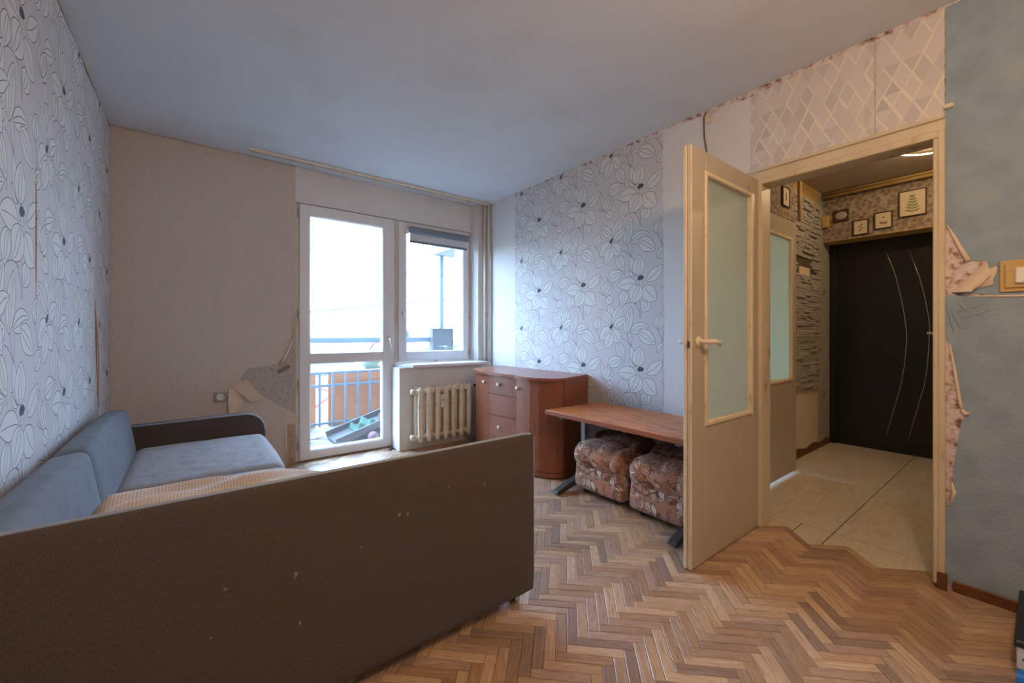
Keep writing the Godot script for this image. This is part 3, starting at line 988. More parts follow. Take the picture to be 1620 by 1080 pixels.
# ------------------------------------------------------------------ hall and a side room
func build_hall() -> void:
	var fl := structure("floor_hall", "beige stone-look tiled hall floor beyond the doorway", "floor")
	var st := S()
	box(st, WR + 0.03, -0.12, -1.45, 5.4, -0.0034, 0.7)
	obj("screed", st, M.grout, fl)
	var g := 0.0026
	# rows along x, split at z = -0.71
	var xs := [2.38, 2.775, 3.385, 3.995, 4.605, 5.215]
	for i in xs.size() - 1:
		for r in [[-1.33, -0.71], [-0.71, -0.10], [-0.10, 0.51]]:
			var parts := [[r[0], r[1]]]
			if i == 0 and r[0] < -1.0: parts = [[-1.03, -0.857], [-0.857, -0.71]]
			if i == 0 and r[0] > -0.5: continue
			if i == 0 and r[0] > -1.0: parts = [[-0.71, -0.29]]
			for p in parts:
				st = S()
				box(st, xs[i] + g, -0.012, p[0] + g, xs[i + 1] - g, -0.0018, p[1] - g, 0.001)
				obj("tile", st, M.tile, fl)
	st = S()
	box(st, WR + 0.07, 2.452, -1.45, 5.4, 2.6, 0.7)
	struct_mesh("ceiling_hall", st, M.hall_ceiling, "dull beige hall ceiling with a ring lamp", "ceiling")
	# left side of the hall: a wall with a door, then a step back to the stone cladding
	var hl := structure("wall_hall_left", "left hall wall with grey stone cladding, bare plaster and patterned paper", "wall")
	st = S()
	box(st, WR + 0.07, 0, -1.45, 3.03, 2.5, -1.21)
	box(st, 3.03, 1.975, -1.45, 3.765, 2.5, -1.21)
	obj("masonry", st, M.paper_hall, hl)
	st = S()
	box(st, 3.765, 0, -1.45, 4.715, 2.5, -1.332)
	obj("plaster", st, M.hall_cream, hl)
	st = S()
	box(st, 4.715, 0, -1.45, 5.4, 2.5, -1.330)
	obj("blue_plaster", st, M.hall_wall, hl)
	st = S()
	box(st, 3.77, 2.30, -1.332, 4.70, 2.45, -1.326)
	obj("yellow_wallpaper", st, M.yellow_wood, hl)
	# ragged skirting remains
	st = S()
	prism(st, pv2([3.8, 0, 5.09, 0, 5.09, 0.04, 4.95, 0.07, 4.8, 0.045, 4.6, 0.075, 4.4, 0.05, 4.2, 0.08, 3.8, 0.06]), 0.0, 0.008, Transform3D(Basis(), Vector3(0, 0, -1.331)))
	obj("skirting_remains", st, M.baseboard, hl)
	# stone cladding: thin ledges, too small to pick apart
	st = S()
	var r2 := RandomNumberGenerator.new()
	r2.seed = 5
	box(st, 3.775, 0.60, -1.331, 4.715, 2.30, -1.324)
	obj("cladding_bed", st, M.stone_gap, hl)
	st = S()
	var y := 0.585
	while y < 2.29:
		var hh := r2.randf_range(0.014, 0.034)
		var x := 3.775
		while x < 4.71:
			var ll := r2.randf_range(0.06, 0.24)
			var x1 := minf(x + ll, 4.725 + r2.randf_range(-0.02, 0.012))
			var hole := x1 > 4.20 and x < 4.46 and y > 1.62 and y < 1.76
			if not hole and x1 - x > 0.01:
				var dp := r2.randf_range(0.006, 0.030)
				bx(st, Vector3((x + x1) / 2, y + hh / 2, -1.326 + dp / 2), Vector3(x1 - x - 0.002, hh - 0.002, dp), 0.002, Basis(Vector3.RIGHT, r2.randf_range(-0.12, 0.12)))
			x += ll
		y += hh
	var cl := obj("stone_cladding", st, M.ledgestone, hl)
	cl.set_meta("kind", "stuff")
	st = S()
	box(st, 4.20, 1.62, -1.324, 4.46, 1.69, -1.318)
	obj("bare_patch", st, M.paper_back, hl)
	# far end: recessed entrance door under a papered lintel
	var he := structure("wall_hall_end", "papered wall above the black entrance door at the hall end", "wall")
	st = S()
	box(st, 4.872, 1.99, -1.329, 5.4, 2.5, 0.7)
	obj("lintel", st, M.paper_hall, he)
	st = S()
	box(st, 4.868, 1.984, -1.328, 5.09, 1.9895, 0.0)
	obj("lintel_soffit", st, M.yellow_wood, he)
	st = S()
	box(st, 4.872, 0, -0.33, 5.4, 1.983, 0.7)
	box(st, 5.18, 0, -1.45, 5.4, 1.983, -0.33)
	obj("masonry", st, M.hall_wall, he)
	st = S()
	box(st, WR + 0.07, 0, 0.6, 4.87, 2.45, 0.7)
	struct_mesh("wall_hall_right", st, M.hall_cream, "cream right hall wall hidden behind the door jamb", "wall")
	# side room behind the glazed hall door, with its own window
	var sr := structure("wall_kitchen", "plain white shell of the room behind the glazed hall door", "wall")
	st = S()
	box(st, WR + 0.08, -0.1, -4.1, 5.4, -0.005, -1.45)
	box(st, WR + 0.08, 2.5, -4.1, 5.4, 2.6, -1.45)
	box(st, 5.3, 0, -4.1, 5.4, 2.5, -1.45)
	box(st, 2.73, 0, -4.1, 3.1, 2.5, -3.9)
	box(st, 4.6, 0, -4.1, 5.3, 2.5, -3.9)
	box(st, 3.1, 0, -4.1, 4.6, 0.85, -3.9)
	box(st, 3.1, 2.25, -4.1, 4.6, 2.5, -3.9)
	obj("shell", st, M.plaster_white, sr)

func glazed_leaf(o: Node3D, wd: float, ht: float, th: float, l: float, r: float, t: float, b: float, face_mat: Material, edge_mat: Material) -> void:
	# leaf in local x (0..wd), y (0..ht), z (0..th)
	var st := S()
	ring_frame(st, 0, 0, wd, ht, l, r, t, b, 0.0, th, 0.003)
	obj("leaf", st, face_mat, o)
	st = S()
	ring_frame(st, l - 0.012, b - 0.012, wd - r + 0.012, ht - t + 0.012, 0.022, 0.022, 0.022, 0.022, -0.006, th + 0.007, 0.004)
	obj("glazing_bead", st, edge_mat, o)
	st = S()
	box(st, l - 0.004, b - 0.004, th * 0.5 - 0.003, wd - r + 0.004, ht - t + 0.004, th * 0.5 + 0.003)
	obj("frosted_pane", st, M.glass_frosted, o)

func build_doors() -> void:
	# door lining and casing of the doorway
	var fr := structure("trim_2", "cream painted wooden casing round the doorway to the hall", "door frame")
	var st := S()
	box(st, WR - 0.022, 0, -1.046, WR + 0.002, 2.012, -0.996, 0.004)
	box(st, WR - 0.034, 0, -1.000, WR + 0.002, 1.965, -0.972, 0.004)
	obj("jamb_casing", st, M.paint_frame, fr)
	st = S()
	box(st, WR - 0.0235, 1.957, -1.0475, WR + 0.001, 2.0135, -0.2605, 0.004)
	box(st, WR - 0.0355, 1.930, -1.0015, WR + 0.001, 1.962, -0.2795, 0.004)
	box(st, WR - 0.040, 2.006, -1.05, WR + 0.002, 2.022, -0.262, 0.003)
	obj("head_casing", st, M.paint_frame, fr)
	st = S()
	box(st, WR - 0.022, 0, -0.283, WR + 0.002, 2.012, -0.262, 0.003)
	box(st, WR - 0.034, 0.02, -0.297, WR + 0.002, 1.93, -0.281, 0.004)
	obj("jamb_casing", st, M.paint_frame, fr)
	st = S()
	box(st, WR, 0, -1.032, WR + 0.085, 1.99, -0.972, 0.002)
	box(st, WR, 0, -0.297, WR + 0.085, 1.99, -0.27, 0.002)
	box(st, WR, 1.930, -1.032, WR + 0.085, 1.99, -0.27, 0.002)
	obj("lining", st, M.paint_frame, fr)
	st = S()
	box(st, WR - 0.036, 0.0, -0.285, WR - 0.012, 0.07, -0.255, 0.002)
	obj("broken_foot", st, M.baseboard, fr)
	# open living room door: hinged on the far jamb, square to the wall
	var d := structure("door_2", "cream living room door with a frosted pane standing open", "door")
	d.position = Vector3(1.80, 0.006, -1.03)
	glazed_leaf(d, 0.735, 1.955, 0.04, 0.132, 0.105, 0.105, 0.655, M.paint_cream, M.paint_cream_edge)
	st = S()
	box(st, -0.006, 0.0, 0.004, 0.004, 1.955, 0.018, 0.002)
	box(st, -0.001, 0.0, 0.022, 0.004, 1.955, 0.042, 0.002)
	obj("rebate_edge", st, M.paint_cream_edge, d)
	for s in [0, 1]:
		st = S(true)
		var z0 := 0.041 if s == 0 else -0.001
		var sg := 1.0 if s == 0 else -1.0
		var ey := 1.048
		lathe(st, [Vector2(0.0, 0.007), Vector2(0.02, 0.007), Vector2(0.025, 0.003), Vector2(0.025, 0.0)], 16, Transform3D(Basis(Vector3(1, 0, 0), Vector3(0, 0, sg), Vector3(0, -sg, 0)), Vector3(0.062, ey, z0)))
		tube(st, [Vector3(0.062, ey, z0), Vector3(0.062, ey, z0 + sg * 0.045), Vector3(0.075, ey, z0 + sg * 0.055), Vector3(0.11, ey, z0 + sg * 0.055), Vector3(0.15, ey - 0.004, z0 + sg * 0.052), Vector3(0.175, ey - 0.018, z0 + sg * 0.046)], [0.011, 0.011, 0.012, 0.012, 0.011, 0.008], 10)
		obj("lever_handle", st, M.lever, d)
	st = S()
	box(st, -0.0075, 1.02, 0.024, -0.004, 1.05, 0.034)
	obj("latch", st, M.dark_mark, d)
	# glazed door in the hall's left wall
	var d3 := structure("door_3", "cream glazed hall door closed beside the stone cladding", "door")
	d3.position = Vector3(3.04, 0.018, -1.235)
	glazed_leaf(d3, 0.715, 1.945, 0.035, 0.12, 0.10, 0.14, 0.72, M.paint_cream, M.paint_cream_edge)
	# black entrance door
	var d4 := structure("door_4", "black flush entrance door with two curved chrome lines", "door")
	st = S()
	box(st, 5.10, 0.0, -1.315, 5.18, 1.983, -0.335, 0.003)
	obj("leaf", st, M.black_door, d4)
	st = S()
	box(st, 5.06, 0.0, -1.327, 5.10, 1.982, -1.275, 0.003)
	box(st, 5.06, 0.0, -0.38, 5.10, 1.982, -0.335, 0.003)
	obj("frame", st, M.black_frame, d4)
	var arcs := [[[-0.915, 1.877], [-0.836, 1.602], [-0.781, 1.252], [-0.768, 0.994], [-0.806, 0.618], [-0.906, 0.137]], [[-0.76, 1.88], [-0.682, 1.586], [-0.627, 1.247], [-0.623, 1.025], [-0.654, 0.633], [-0.756, 0.138]]]
	for a in arcs:
		var cv := Curve3D.new()
		for i in a.size():
			var p := Vector3(5.099, a[i][1], a[i][0])
			var q0: Array = a[maxi(0, i - 1)]
			var q1: Array = a[mini(a.size() - 1, i + 1)]
			var t := Vector3(0, q1[1] - q0[1], q1[0] - q0[0]) / 6.0
			cv.add_point(p, -t, t)
		st = S(true)
		tube(st, Array(cv.tessellate(4, 2.0)), 0.0045, 6)
		obj("curved_line", st, M.chrome, d4)
	for k in [[1.40, -1.2, -0.80], [1.0, -1.2, -0.77], [0.61, -1.2, -0.81], [0.225, -1.2, -0.89]]:
		st = S()
		box(st, 5.098, k[0] - 0.003, k[1], 5.102, k[0] + 0.003, k[2])
		obj("groove_line", st, M.groove, d4)
	st = S(true)
	tube(st, [Vector3(5.10, 1.097, -0.47), Vector3(5.045, 1.097, -0.47), Vector3(5.04, 1.097, -0.50), Vector3(5.04, 1.097, -0.63)], [0.011, 0.011, 0.011, 0.010], 10)
	obj("lever_handle", st, M.lever, d4)

# ------------------------------------------------------------------ outside
func build_outside() -> void:
	var st := S()
	var bf := structure("floor_balcony", "small tiled balcony floor outside the window", "floor")
	box(st, -0.62, -0.14, -5.32, 3.0, -0.02, -4.1)
	obj("slab", st, M.concrete, bf)
	for i in 12:
		for j in 4:
			st = S()
			box(st, -0.6 + i * 0.3 + 0.003, -0.03, -5.31 + j * 0.3 + 0.003, -0.3 + i * 0.3 - 0.003, -0.012, -5.01 + j * 0.3 - 0.003, 0.002)
			obj("tile", st, M.balcony_tile, bf)
	# railing
	var rl := thing("balcony_railing", "grey blue steel balcony railing with a broad handrail", "railing", Vector3(0, 0, -5.2))
	st = S()
	box(st, -0.6, 0.985, -0.06, 2.9, 1.05, 0.04, 0.006)
	obj("handrail", st, M.rail_paint, rl)
	for y in [0.615, 0.465, 0.02]:
		st = S()
		box(st, -0.6, y, -0.012, 2.9, y + 0.03, 0.012, 0.003)
		obj("rail", st, M.rail_paint, rl)
	for i in 22:
		var x := 1.149 + (i - 11) * 0.1466
		if x < -0.58 or x > 2.9: continue
		st = S()
		box(st, x - 0.014, 0.0, 0.0125, x + 0.014, 0.645, 0.028, 0.003)
		obj("bar", st, M.rail_paint, rl)
	for x in [-0.55, 2.60]:
		st = S()
		box(st, x - 0.012, 0.0, -0.036, x + 0.012, 0.99, -0.0125, 0.003)
		obj("post", st, M.rail_paint, rl)
	var pn := [["orange screen board on the left of the gap behind the railing", 0.1, 1.125], ["wide orange screen board right of the gap behind the railing", 1.262, 2.9]]
	for p in pn:
		st = S()
		box(st, p[1], -0.13, -5.285, p[2], 0.645, -5.262, 0.003)
		var o := obj("screen_board", st, M.orange_board)
		tag(o, p[0], "screen board")
	# side wall, beam and post at the right end
	st = S()
	box(st, 2.60, -0.012, -4.57, 2.72, 2.9, -4.1, 0.004)
	struct_mesh("wall_balcony", st, M.concrete, "pale concrete side wall at the right end of the balcony", "wall")
	st = S()
	box(st, 2.63, 2.20, -5.28, 3.0, 2.36, -4.57, 0.004)
	tag(obj("concrete_beam", st, M.concrete), "grey concrete beam over the right end of the balcony", "beam")
	st = S()
	box(st, 2.715, 1.05, -5.235, 2.775, 2.20, -5.175, 0.003)
	tag(obj("steel_post", st, M.rail_paint), "upright steel post standing on the handrail at the balcony's right end", "post")
	st = S(true)
	tube(st, [Vector3(2.745, 1.91, -5.175), Vector3(2.70, 1.93, -4.57)], 0.011, 8)
	tag(obj("rod", st, M.rail_paint), "thin sloping rod between steel post and balcony side wall", "rod")
	# planter box hung at the railing with a plant before it
	var pl := thing("planter_box", "dark box hung on the railing seen through the window", "planter", Vector3(2.70, 0.86, -5.157))
	st = S()
	ring_frame(st, -0.16, 0, 0.16, 0.31, 0.015, 0.015, 0.02, 0.015, 0.0, 0.10, 0.003)
	obj("rim", st, M.planter, pl)
	st = S()
	box(st, -0.15, 0.012, 0.01, 0.15, 0.29, 0.09)
	obj("body", st, M.planter, pl)
	var ps := thing("potted_plant", "small spiky green plant outside the lower right window corner", "plant", Vector3(2.33, 0.79, -4.22))
	st = S(true)
	lathe(st, [Vector2(0, 0), Vector2(0.06, 0), Vector2(0.075, 0.09), Vector2(0.068, 0.09), Vector2(0.0, 0.08)], 14)
	obj("pot", st, M.roof_red, ps)
	var r2 := RandomNumberGenerator.new()
	r2.seed = 9
	for i in 16:
		var a := i * 2.4
		var l := r2.randf_range(0.09, 0.15)
		st = S(true)
		var d := Vector3(cos(a), 0, sin(a))
		tube(st, [Vector3(0, 0.08, 0), d * l * 0.5 + Vector3(0, 0.08 + l * 0.55, 0), d * l + Vector3(0, 0.08 + l * 0.6, 0)], [0.010, 0.011, 0.001], 5, 0.4)
		obj("leaf", st, M.leaf, ps)
	st = S()
	box(st, 1.55, 0.755, -4.36, 2.60, 0.785, -4.1, 0.003)
	struct_mesh("trim_3", st, M.concrete, "outer grey window ledge facing the balcony", "window sill")
	# things left on the balcony floor
	var tr := thing("tilted_tray", "dark shallow tray leaning on the balcony floor, one end raised", "tray", Vector3(1.10, -0.01, -4.42))
	var rot := Basis(Vector3(0, 0, 1), 0.30)
	st = S()
	bx(st, rot * Vector3(0.40, 0.012, 0), Vector3(0.80, 0.02, 0.40), 0.004, rot)
	obj("base", st, M.tray_dark, tr)
	st = S()
	for k in [[0.40, 0.2, 0.80, 0.02], [0.40, -0.2, 0.80, 0.02]]:
		bx(st, rot * Vector3(k[0], 0.04, k[1]), Vector3(k[2], 0.075, k[3]), 0.004, rot)
	obj("rim", st, M.tray_rim, tr)
	var cr := thing("dark_crate", "dark crate holding up the raised end of the tray", "crate", Vector3(1.58, -0.012, -4.42))
	st = S()
	for s in [-1, 1]:
		box(st, -0.15, 0.0, s * 0.19 - 0.008, 0.15, 0.12, s * 0.19 + 0.008, 0.003)
		box(st, s * 0.15 - 0.008, 0.0, -0.182, s * 0.15 + 0.008, 0.12, 0.182, 0.003)
	obj("side", st, M.tray_dark, cr)
	st = S()
	box(st, -0.14, 0.0, -0.18, 0.14, 0.012, 0.18)
	obj("bottom", st, M.tray_dark, cr)
	for k in [["crumpled green cloth lying in the tilted balcony tray", "cloth_green", 0.34, -0.02, 0.24, 0.13], ["faded pink cloth lying beside the green one in the tray", "cloth_pink", 0.60, 0.06, 0.18, 0.10]]:
		st = S(true)
		var kk: Array = k
		var fn := func(u: float, v: float) -> Vector3:
			var x := (u - 0.5) * 2.0
			var z := (v - 0.5) * 2.0
			var e := clampf(1.0 - maxf(absf(x), absf(z)), 0.0, 1.0)
			return rot * Vector3(kk[2] + x * kk[4] * 0.5, 0.028 + minf(1.0, e * 4.0) * 0.03 * (1.2 + sin(u * 11.0 + v * 5.0)), kk[3] + z * kk[5])
		var fnr := func(u: float, v: float) -> Vector3: return fn.call(v, u)
		sheet(st, 16, 14, fnr)
		var o := obj("crumpled_cloth", st, M[k[1]])
		o.position = Vector3(1.10, -0.01, -4.42)
		tag(o, k[0], "cloth")
	var bl := thing("toy_ball", "yellow and pink toy ball on the balcony floor", "ball", Vector3(1.43, 0.046, -4.17))
	for half in 2:
		st = S(true)
		var prof := []
		for i in 7: prof.append(Vector2(0.058 * sin(PI / 2 * i / 6.0), -0.058 * cos(PI / 2 * i / 6.0)))
		lathe(st, prof, 18, Transform3D(Basis(Vector3(0, 0, 1), 0.6 + PI * half), Vector3.ZERO))
		obj("half_shell", st, M.ball_yellow if half == 0 else M.ball_red, bl)
	var tw := thing("twig_bundle", "loose dry twigs lying by the tilted tray on the balcony", "twigs", Vector3(0.93, -0.004, -4.52))
	for i in 7:
		st = S(true)
		var z := -0.06 + i * 0.02
		tube(st, [Vector3(-0.14 + i * 0.012, 0.005 + 0.002 * i, z), Vector3(0.0, 0.02 + 0.003 * i, z * 0.5), Vector3(0.13, 0.03 + 0.006 * (i % 3), z * 1.4)], [0.004, 0.004, 0.002], 5)
		obj("twig", st, M.twig, tw)
	st = S(true)
	tube(st, [Vector3(0.3, 2.25, -4.1), Vector3(0.86, 2.238, -4.3), Vector3(2.6, 2.25, -4.4)], 0.003, 5)
	tag(obj("clothes_line", st, M.wire), "thin clothes line across the balcony just above the door glass", "line")
	var pg := [["white clothes peg hanging top left beyond the balcony door", 0.862], ["second white peg hanging just right of the first", 0.885]]
	for k in pg:
		st = S()
		bx(st, Vector3(k[1], 2.20, -4.3), Vector3(0.010, 0.075, 0.012), 0.002, Basis(Vector3(0, 0, 1), 0.35 if k[1] < 0.87 else -0.1))
		tag(obj("clothes_peg", st, M.plastic_grey), k[0], "peg")
	# cable across the sky
	st = S(true)
	var cp := []
	for i in 13:
		var t := i / 12.0
		cp.append(Vector3(2.0 + 22.0 * t, 1.95 + 3.4 * t - 1.2 * t * (1.0 - t), -22.0))
	tube(st, cp, 0.05, 5)
	tag(obj("overhead_cable", st, M.wire), "thin overhead cable crossing the sky beyond the balcony", "cable")
	# ground, distant slope, houses and trees
	st = S(true)
	var hill := func(u: float, v: float) -> Vector3:
		var x := (u - 0.35) * 900.0
		var z := -8.0 - v * v * 700.0
		var y := -14.0 + 4.0 * sin(x * 0.013) * v + v * v * 9.0
		return Vector3(x, y, z)
	sheet(st, 40, 40, hill)
	struct_mesh("ground", st, M.field, "pale distant slope below the balcony", "ground")
	var hs := [
		[8.9, -40.0, 9.0, 8.0, 10.0, "house_white", "roof_red", "white house with a red roof seen through the gap in the boards"],
		[22.0, -95.0, 12.0, 9.0, 7.5, "house_white", "roof_grey", "white grey-roofed house far off, left of the balcony door's middle"],
		[44.0, -120.0, 13.0, 9.0, 8.0, "house_cream", "roof_red", "cream red-roofed house in the middle distance beyond the railing"],
		[60.0, -150.0, 16.0, 10.0, 9.0, "house_white", "roof_red", "white red-roofed house furthest right beyond the balcony door"],
		[108.0, -160.0, 18.0, 10.0, 9.0, "house_cream", "roof_grey", "cream grey-roofed house seen under the handrail through the window"],
	]
	for k in hs:
		var gy := ground_y(k[0], k[1])
		var hb := thing("house", k[7], "house", Vector3(k[0], gy - 0.3, k[1]), "", PI / 2 if k[0] < 10.0 else 0.0)
		st = S()
		var w: float = k[2]
		var dp: float = k[3]
		var ht: float = k[4]
		box(st, -w / 2, 0, -dp / 2, w / 2, ht * 0.72, dp / 2)
		prism(st, pv2([-dp / 2, ht * 0.72, dp / 2, ht * 0.72, 0, ht]), -w / 2, w / 2, Transform3D(Basis(Vector3(0, 0, 1), Vector3(0, 1, 0), Vector3(-1, 0, 0)), Vector3.ZERO))
		obj("wall", st, M[k[5]], hb)
		st = S()
		for s in [-1.0, 1.0]:
			var sl := atan2(ht * 0.28, dp / 2)
			bx(st, Vector3(0, ht * 0.86 + 0.12, s * dp / 4), Vector3(w + 0.8, 0.18, dp / 2 / cos(sl) + 0.5), 0.02, Basis(Vector3.RIGHT, s * sl))
		obj("roof", st, M[k[6]], hb)
		for i in 3:
			st = S()
			bx(st, Vector3((i - 1) * w * 0.3, ht * 0.45, dp / 2 + 0.02), Vector3(1.1, 1.3, 0.1), 0.01)
			obj("window", st, M.window_dark, hb)
	r2.seed = 12
	var ts := [[26.0, -62.0, 7.5], [17.0, -66.0, 8.0], [30.0, -80.0, 9.0], [36.0, -100.0, 10.0], [52.0, -110.0, 9.0], [70.0, -170.0, 14.0], [82.0, -130.0, 9.0], [98.0, -140.0, 10.0]]
	var desc := ["nearest dark bushy tree below the balcony", "second dark tree behind the nearest one", "dark tree left of the white grey-roofed house's right side", "dark tree between the white and cream houses", "dark tree right of the cream red-roofed house", "tall dark tree behind the far white house", "dark tree seen under the handrail left in the window", "dark tree beside the far cream grey-roofed house"]
	for i in ts.size():
		var k: Array = ts[i]
		var t := thing("tree", desc[i], "tree", Vector3(k[0], ground_y(k[0], k[1]) - 0.2, k[1]))
		st = S(true)
		tube(st, [Vector3.ZERO, Vector3(0.1, k[2] * 0.3, 0), Vector3(0, k[2] * 0.6, 0)], [0.3, 0.22, 0.1], 7)
		obj("trunk", st, M.trunk, t)
		st = S(true)
		for j in 7:
			var cc := Vector3(r2.randf_range(-1, 1) * k[2] * 0.2, k[2] * r2.randf_range(0.45, 0.85), r2.randf_range(-1, 1) * k[2] * 0.2)
			var rr: float = k[2] * r2.randf_range(0.16, 0.24)
			var prof := []
			for q in 9: prof.append(Vector2(rr * sin(PI * q / 8.0) * (1.0 + 0.12 * sin(q * 2.7 + j)), -rr * cos(PI * q / 8.0)))
			lathe(st, prof, 10, Transform3D(Basis(), cc))
		obj("crown", st, M.tree, t)

func ground_y(x: float, z: float) -> float:
	var v := sqrt(maxf(0.0, (-z - 8.0) / 700.0))
	return -14.0 + 4.0 * sin(x * 0.013) * v + v * v * 9.0

# ------------------------------------------------------------------ sofa
func build_sofa() -> void:
	var so := thing("corner_sofa", "dark velvet corner sofa along the left wall with a tall end panel", "sofa", Vector3(0, 0, 0))
	# end panel nearest the camera
	var st := S(true)
	cushion(st, Vector3(0.322, 0.365, -1.289), Vector3(1.55, 0.64, 0.034), 0.013, 14, 0.0)
	obj("end_panel", st, M.velvet_panel, so)
	st = S(true)
	tube(st, [Vector3(-0.44, 0.684, -1.283), Vector3(0.3, 0.685, -1.283), Vector3(1.05, 0.686, -1.283), Vector3(1.080, 0.682, -1.283), Vector3(1.094, 0.665, -1.283), Vector3(1.097, 0.63, -1.283), Vector3(1.097, 0.08, -1.283)], 0.005, 8)
	obj("piping", st, M.piping, so)
	# scuffs on the panel: worn spots of its own cloth
	for k in [[0.55, 0.50, 0.006, 0.010], [0.70, 0.555, 0.004, 0.006], [0.80, 0.555, 0.003, 0.004], [0.22, 0.42, 0.010, 0.014], [0.23, 0.28, 0.006, 0.010], [0.40, 0.44, 0.005, 0.005], [0.06, 0.44, 0.006, 0.006], [0.03, 0.33, 0.004, 0.004], [0.52, 0.505, 0.010, 0.010], [0.85, 0.53, 0.004, 0.018]]:
		st = S(true)
		var worn := PackedVector2Array()
		for i in 11:
			var q := rng.randf_range(0.35, 1.0)
			worn.append(Vector2(k[2] * q * cos(TAU * i / 11.0) * 0.8, k[3] * q * sin(TAU * i / 11.0)))
		prism(st, worn, 0.0, 0.0012, Transform3D(Basis(), Vector3(k[0], k[1], -1.2722)))
		obj("scuff", st, M.scuff, so)
	# low base under the seats
	st = S()
	box(st, -0.40, 0.05, -3.30, 0.33, 0.24, -1.36, 0.01)
	box(st, 0.33, 0.05, -1.92, 1.02, 0.24, -1.36, 0.01)
	obj("base", st, M.velvet_panel, so)
	for p in [[1.03, -1.345], [1.0, -1.86], [-0.38, -1.4], [0.28, -3.24], [-0.38, -3.24], [0.2, -1.345]]:
		st = S(true)
		lathe(st, [Vector2(0, 0.0), Vector2(0.018, 0.0), Vector2(0.022, 0.055), Vector2(0, 0.055)], 12, Transform3D(Basis(), Vector3(p[0], 0.0, p[1])))
		obj("foot", st, M.rubber, so)
	# seat in three cushions
	var wr := func(q: Vector3, d: Vector3) -> Vector3:
		if d.y > 0.0:
			var e := (1.0 - d.x * d.x) * (1.0 - d.z * d.z)
			q.y += e * (0.007 * sin(q.x * 9.0 + q.z * 37.0 + 2.0 * sin(q.x * 7.0)) + 0.003 * sin(q.x * 31.0 - q.z * 61.0))
			var ln := exp(-pow((d.z - 0.86) / 0.16, 2.0))
			q.y += ln * e * 0.012 * sin(q.x * 9.0 + 2.0 * sin(q.x * 17.0))
		return q
	st = S(true)
	cushion(st, Vector3(0.045, 0.33, -2.83), Vector3(0.66, 0.18, 0.87), 0.05, 22, 0.018, wr)
	obj("seat_cushion", st, M.velvet_seat, so)
	st = S(true)
	cushion(st, Vector3(0.045, 0.33, -1.98), Vector3(0.66, 0.18, 0.83), 0.05, 22, 0.018, wr)
	obj("seat_cushion", st, M.velvet_seat, so)
	st = S(true)
	cushion(st, Vector3(0.70, 0.31, -1.64), Vector3(0.63, 0.17, 0.54), 0.05, 18, 0.012, wr)
	obj("seat_cushion", st, M.velvet_seat, so)
	# leaning back cushions on the wall side
	var lean := Basis(Vector3(0, 0, 1), 0.22)
	for k in [[-2.755, 1.09], [-1.775, 0.86]]:
		st = S(true)
		cushion(st, Vector3(-0.340, 0.42, k[0]), Vector3(0.12, 0.46, k[1]), 0.032, 16, 0.012, null, Basis(Vector3(0, 0, 1), 0.16))
		obj("back_cushion", st, M.velvet, so)
	# far arm with its rounded corner
	st = S()
	var p := PackedVector2Array([Vector2(-0.44, 0.06), Vector2(0.385, 0.06)])
	for i in 9:
		var a := PI / 2 * i / 8.0
		p.append(Vector2(0.265 + 0.12 * cos(a), 0.425 + 0.12 * sin(a)))
	p.append(Vector2(-0.44, 0.535))
	prism(st, p, -3.395, -3.325)
	obj("far_arm", st, M.velvet_panel, so)
	st = S(true)
	var rim := []
	for i in 9:
		var a := PI / 2 * i / 8.0
		rim.append(Vector3(0.265 + 0.12 * cos(a), 0.425 + 0.12 * sin(a), -3.327))
	rim.append(Vector3(-0.42, 0.535, -3.327))
	tube(st, rim, 0.006, 8)
	obj("piping", st, M.piping, so)
	# waffle blanket heaped on the near seat
	st = S(true)
	var bk := func(u: float, v: float) -> Vector3:
		# u across the seat, v from the panel to the far edge
		var x := -0.29 + 0.80 * u
		var z := -1.33 - 0.62 * v - 0.03 * sin(u * 7.0)
		var e := minf(1.0, minf(u * 12.0, (1.0 - u) * 3.5)) * minf(1.0, (1.0 - v) * 6.0)
		var rise := 0.545 + 0.022 * sin(u * PI)
		var yy := lerpf(0.447, rise, sqrt(clampf(e, 0.0, 1.0))) + 0.008 * sin(u * 13.0 + v * 9.0) * e + 0.010 * sin(v * 26.0 - u * 9.0 + sin(u * 5.0)) * e
		return Vector3(x, yy, z)
	var bku := func(u: float, v: float) -> Vector3: return bk.call(u, v)
	sheet(st, 64, 56, bku, 5.6, 4.2)
	var o := obj("waffle_blanket", st, M.blanket)
	tag(o, "tan waffle-weave blanket heaped on the sofa behind the end panel", "blanket")

# ------------------------------------------------------------------ cabinet
func cab_front(t: float) -> Vector2:
	# bowed front in plan (x, z), t from the left end 0 to the right end 1
	var pts := [Vector2(2.44, -3.47), Vector2(2.14, -3.33), Vector2(2.075, -3.18), Vector2(2.05, -2.99), Vector2(2.055, -2.80), Vector2(2.075, -2.585)]
	var f := t * (pts.size() - 1)
	var i := mini(int(f), pts.size() - 2)
	var u := f - i
	var p0: Vector2 = pts[maxi(0, i - 1)]
	var p3: Vector2 = pts[mini(pts.size() - 1, i + 2)]
	return pts[i].cubic_interpolate(pts[i + 1], p0, p3, u)

func wall_of(st: SurfaceTool, pts: Array, y0: float, y1: float, th: float) -> void:
	# a bent panel that follows plan points; outside is to the left of the run seen from above... built solid
	var poly := PackedVector2Array()
	var inner := PackedVector2Array()
	for i in pts.size():
		var t: Vector2 = (pts[mini(i + 1, pts.size() - 1)] - pts[maxi(i - 1, 0)]).normalized()
		var n := Vector2(-t.y, t.x)
		poly.append(pts[i] - n * 0.0)
		inner.append(pts[i] - n * th)
	inner.reverse()
	poly.append_array(inner)
	plan_prism(st, poly, y0, y1)

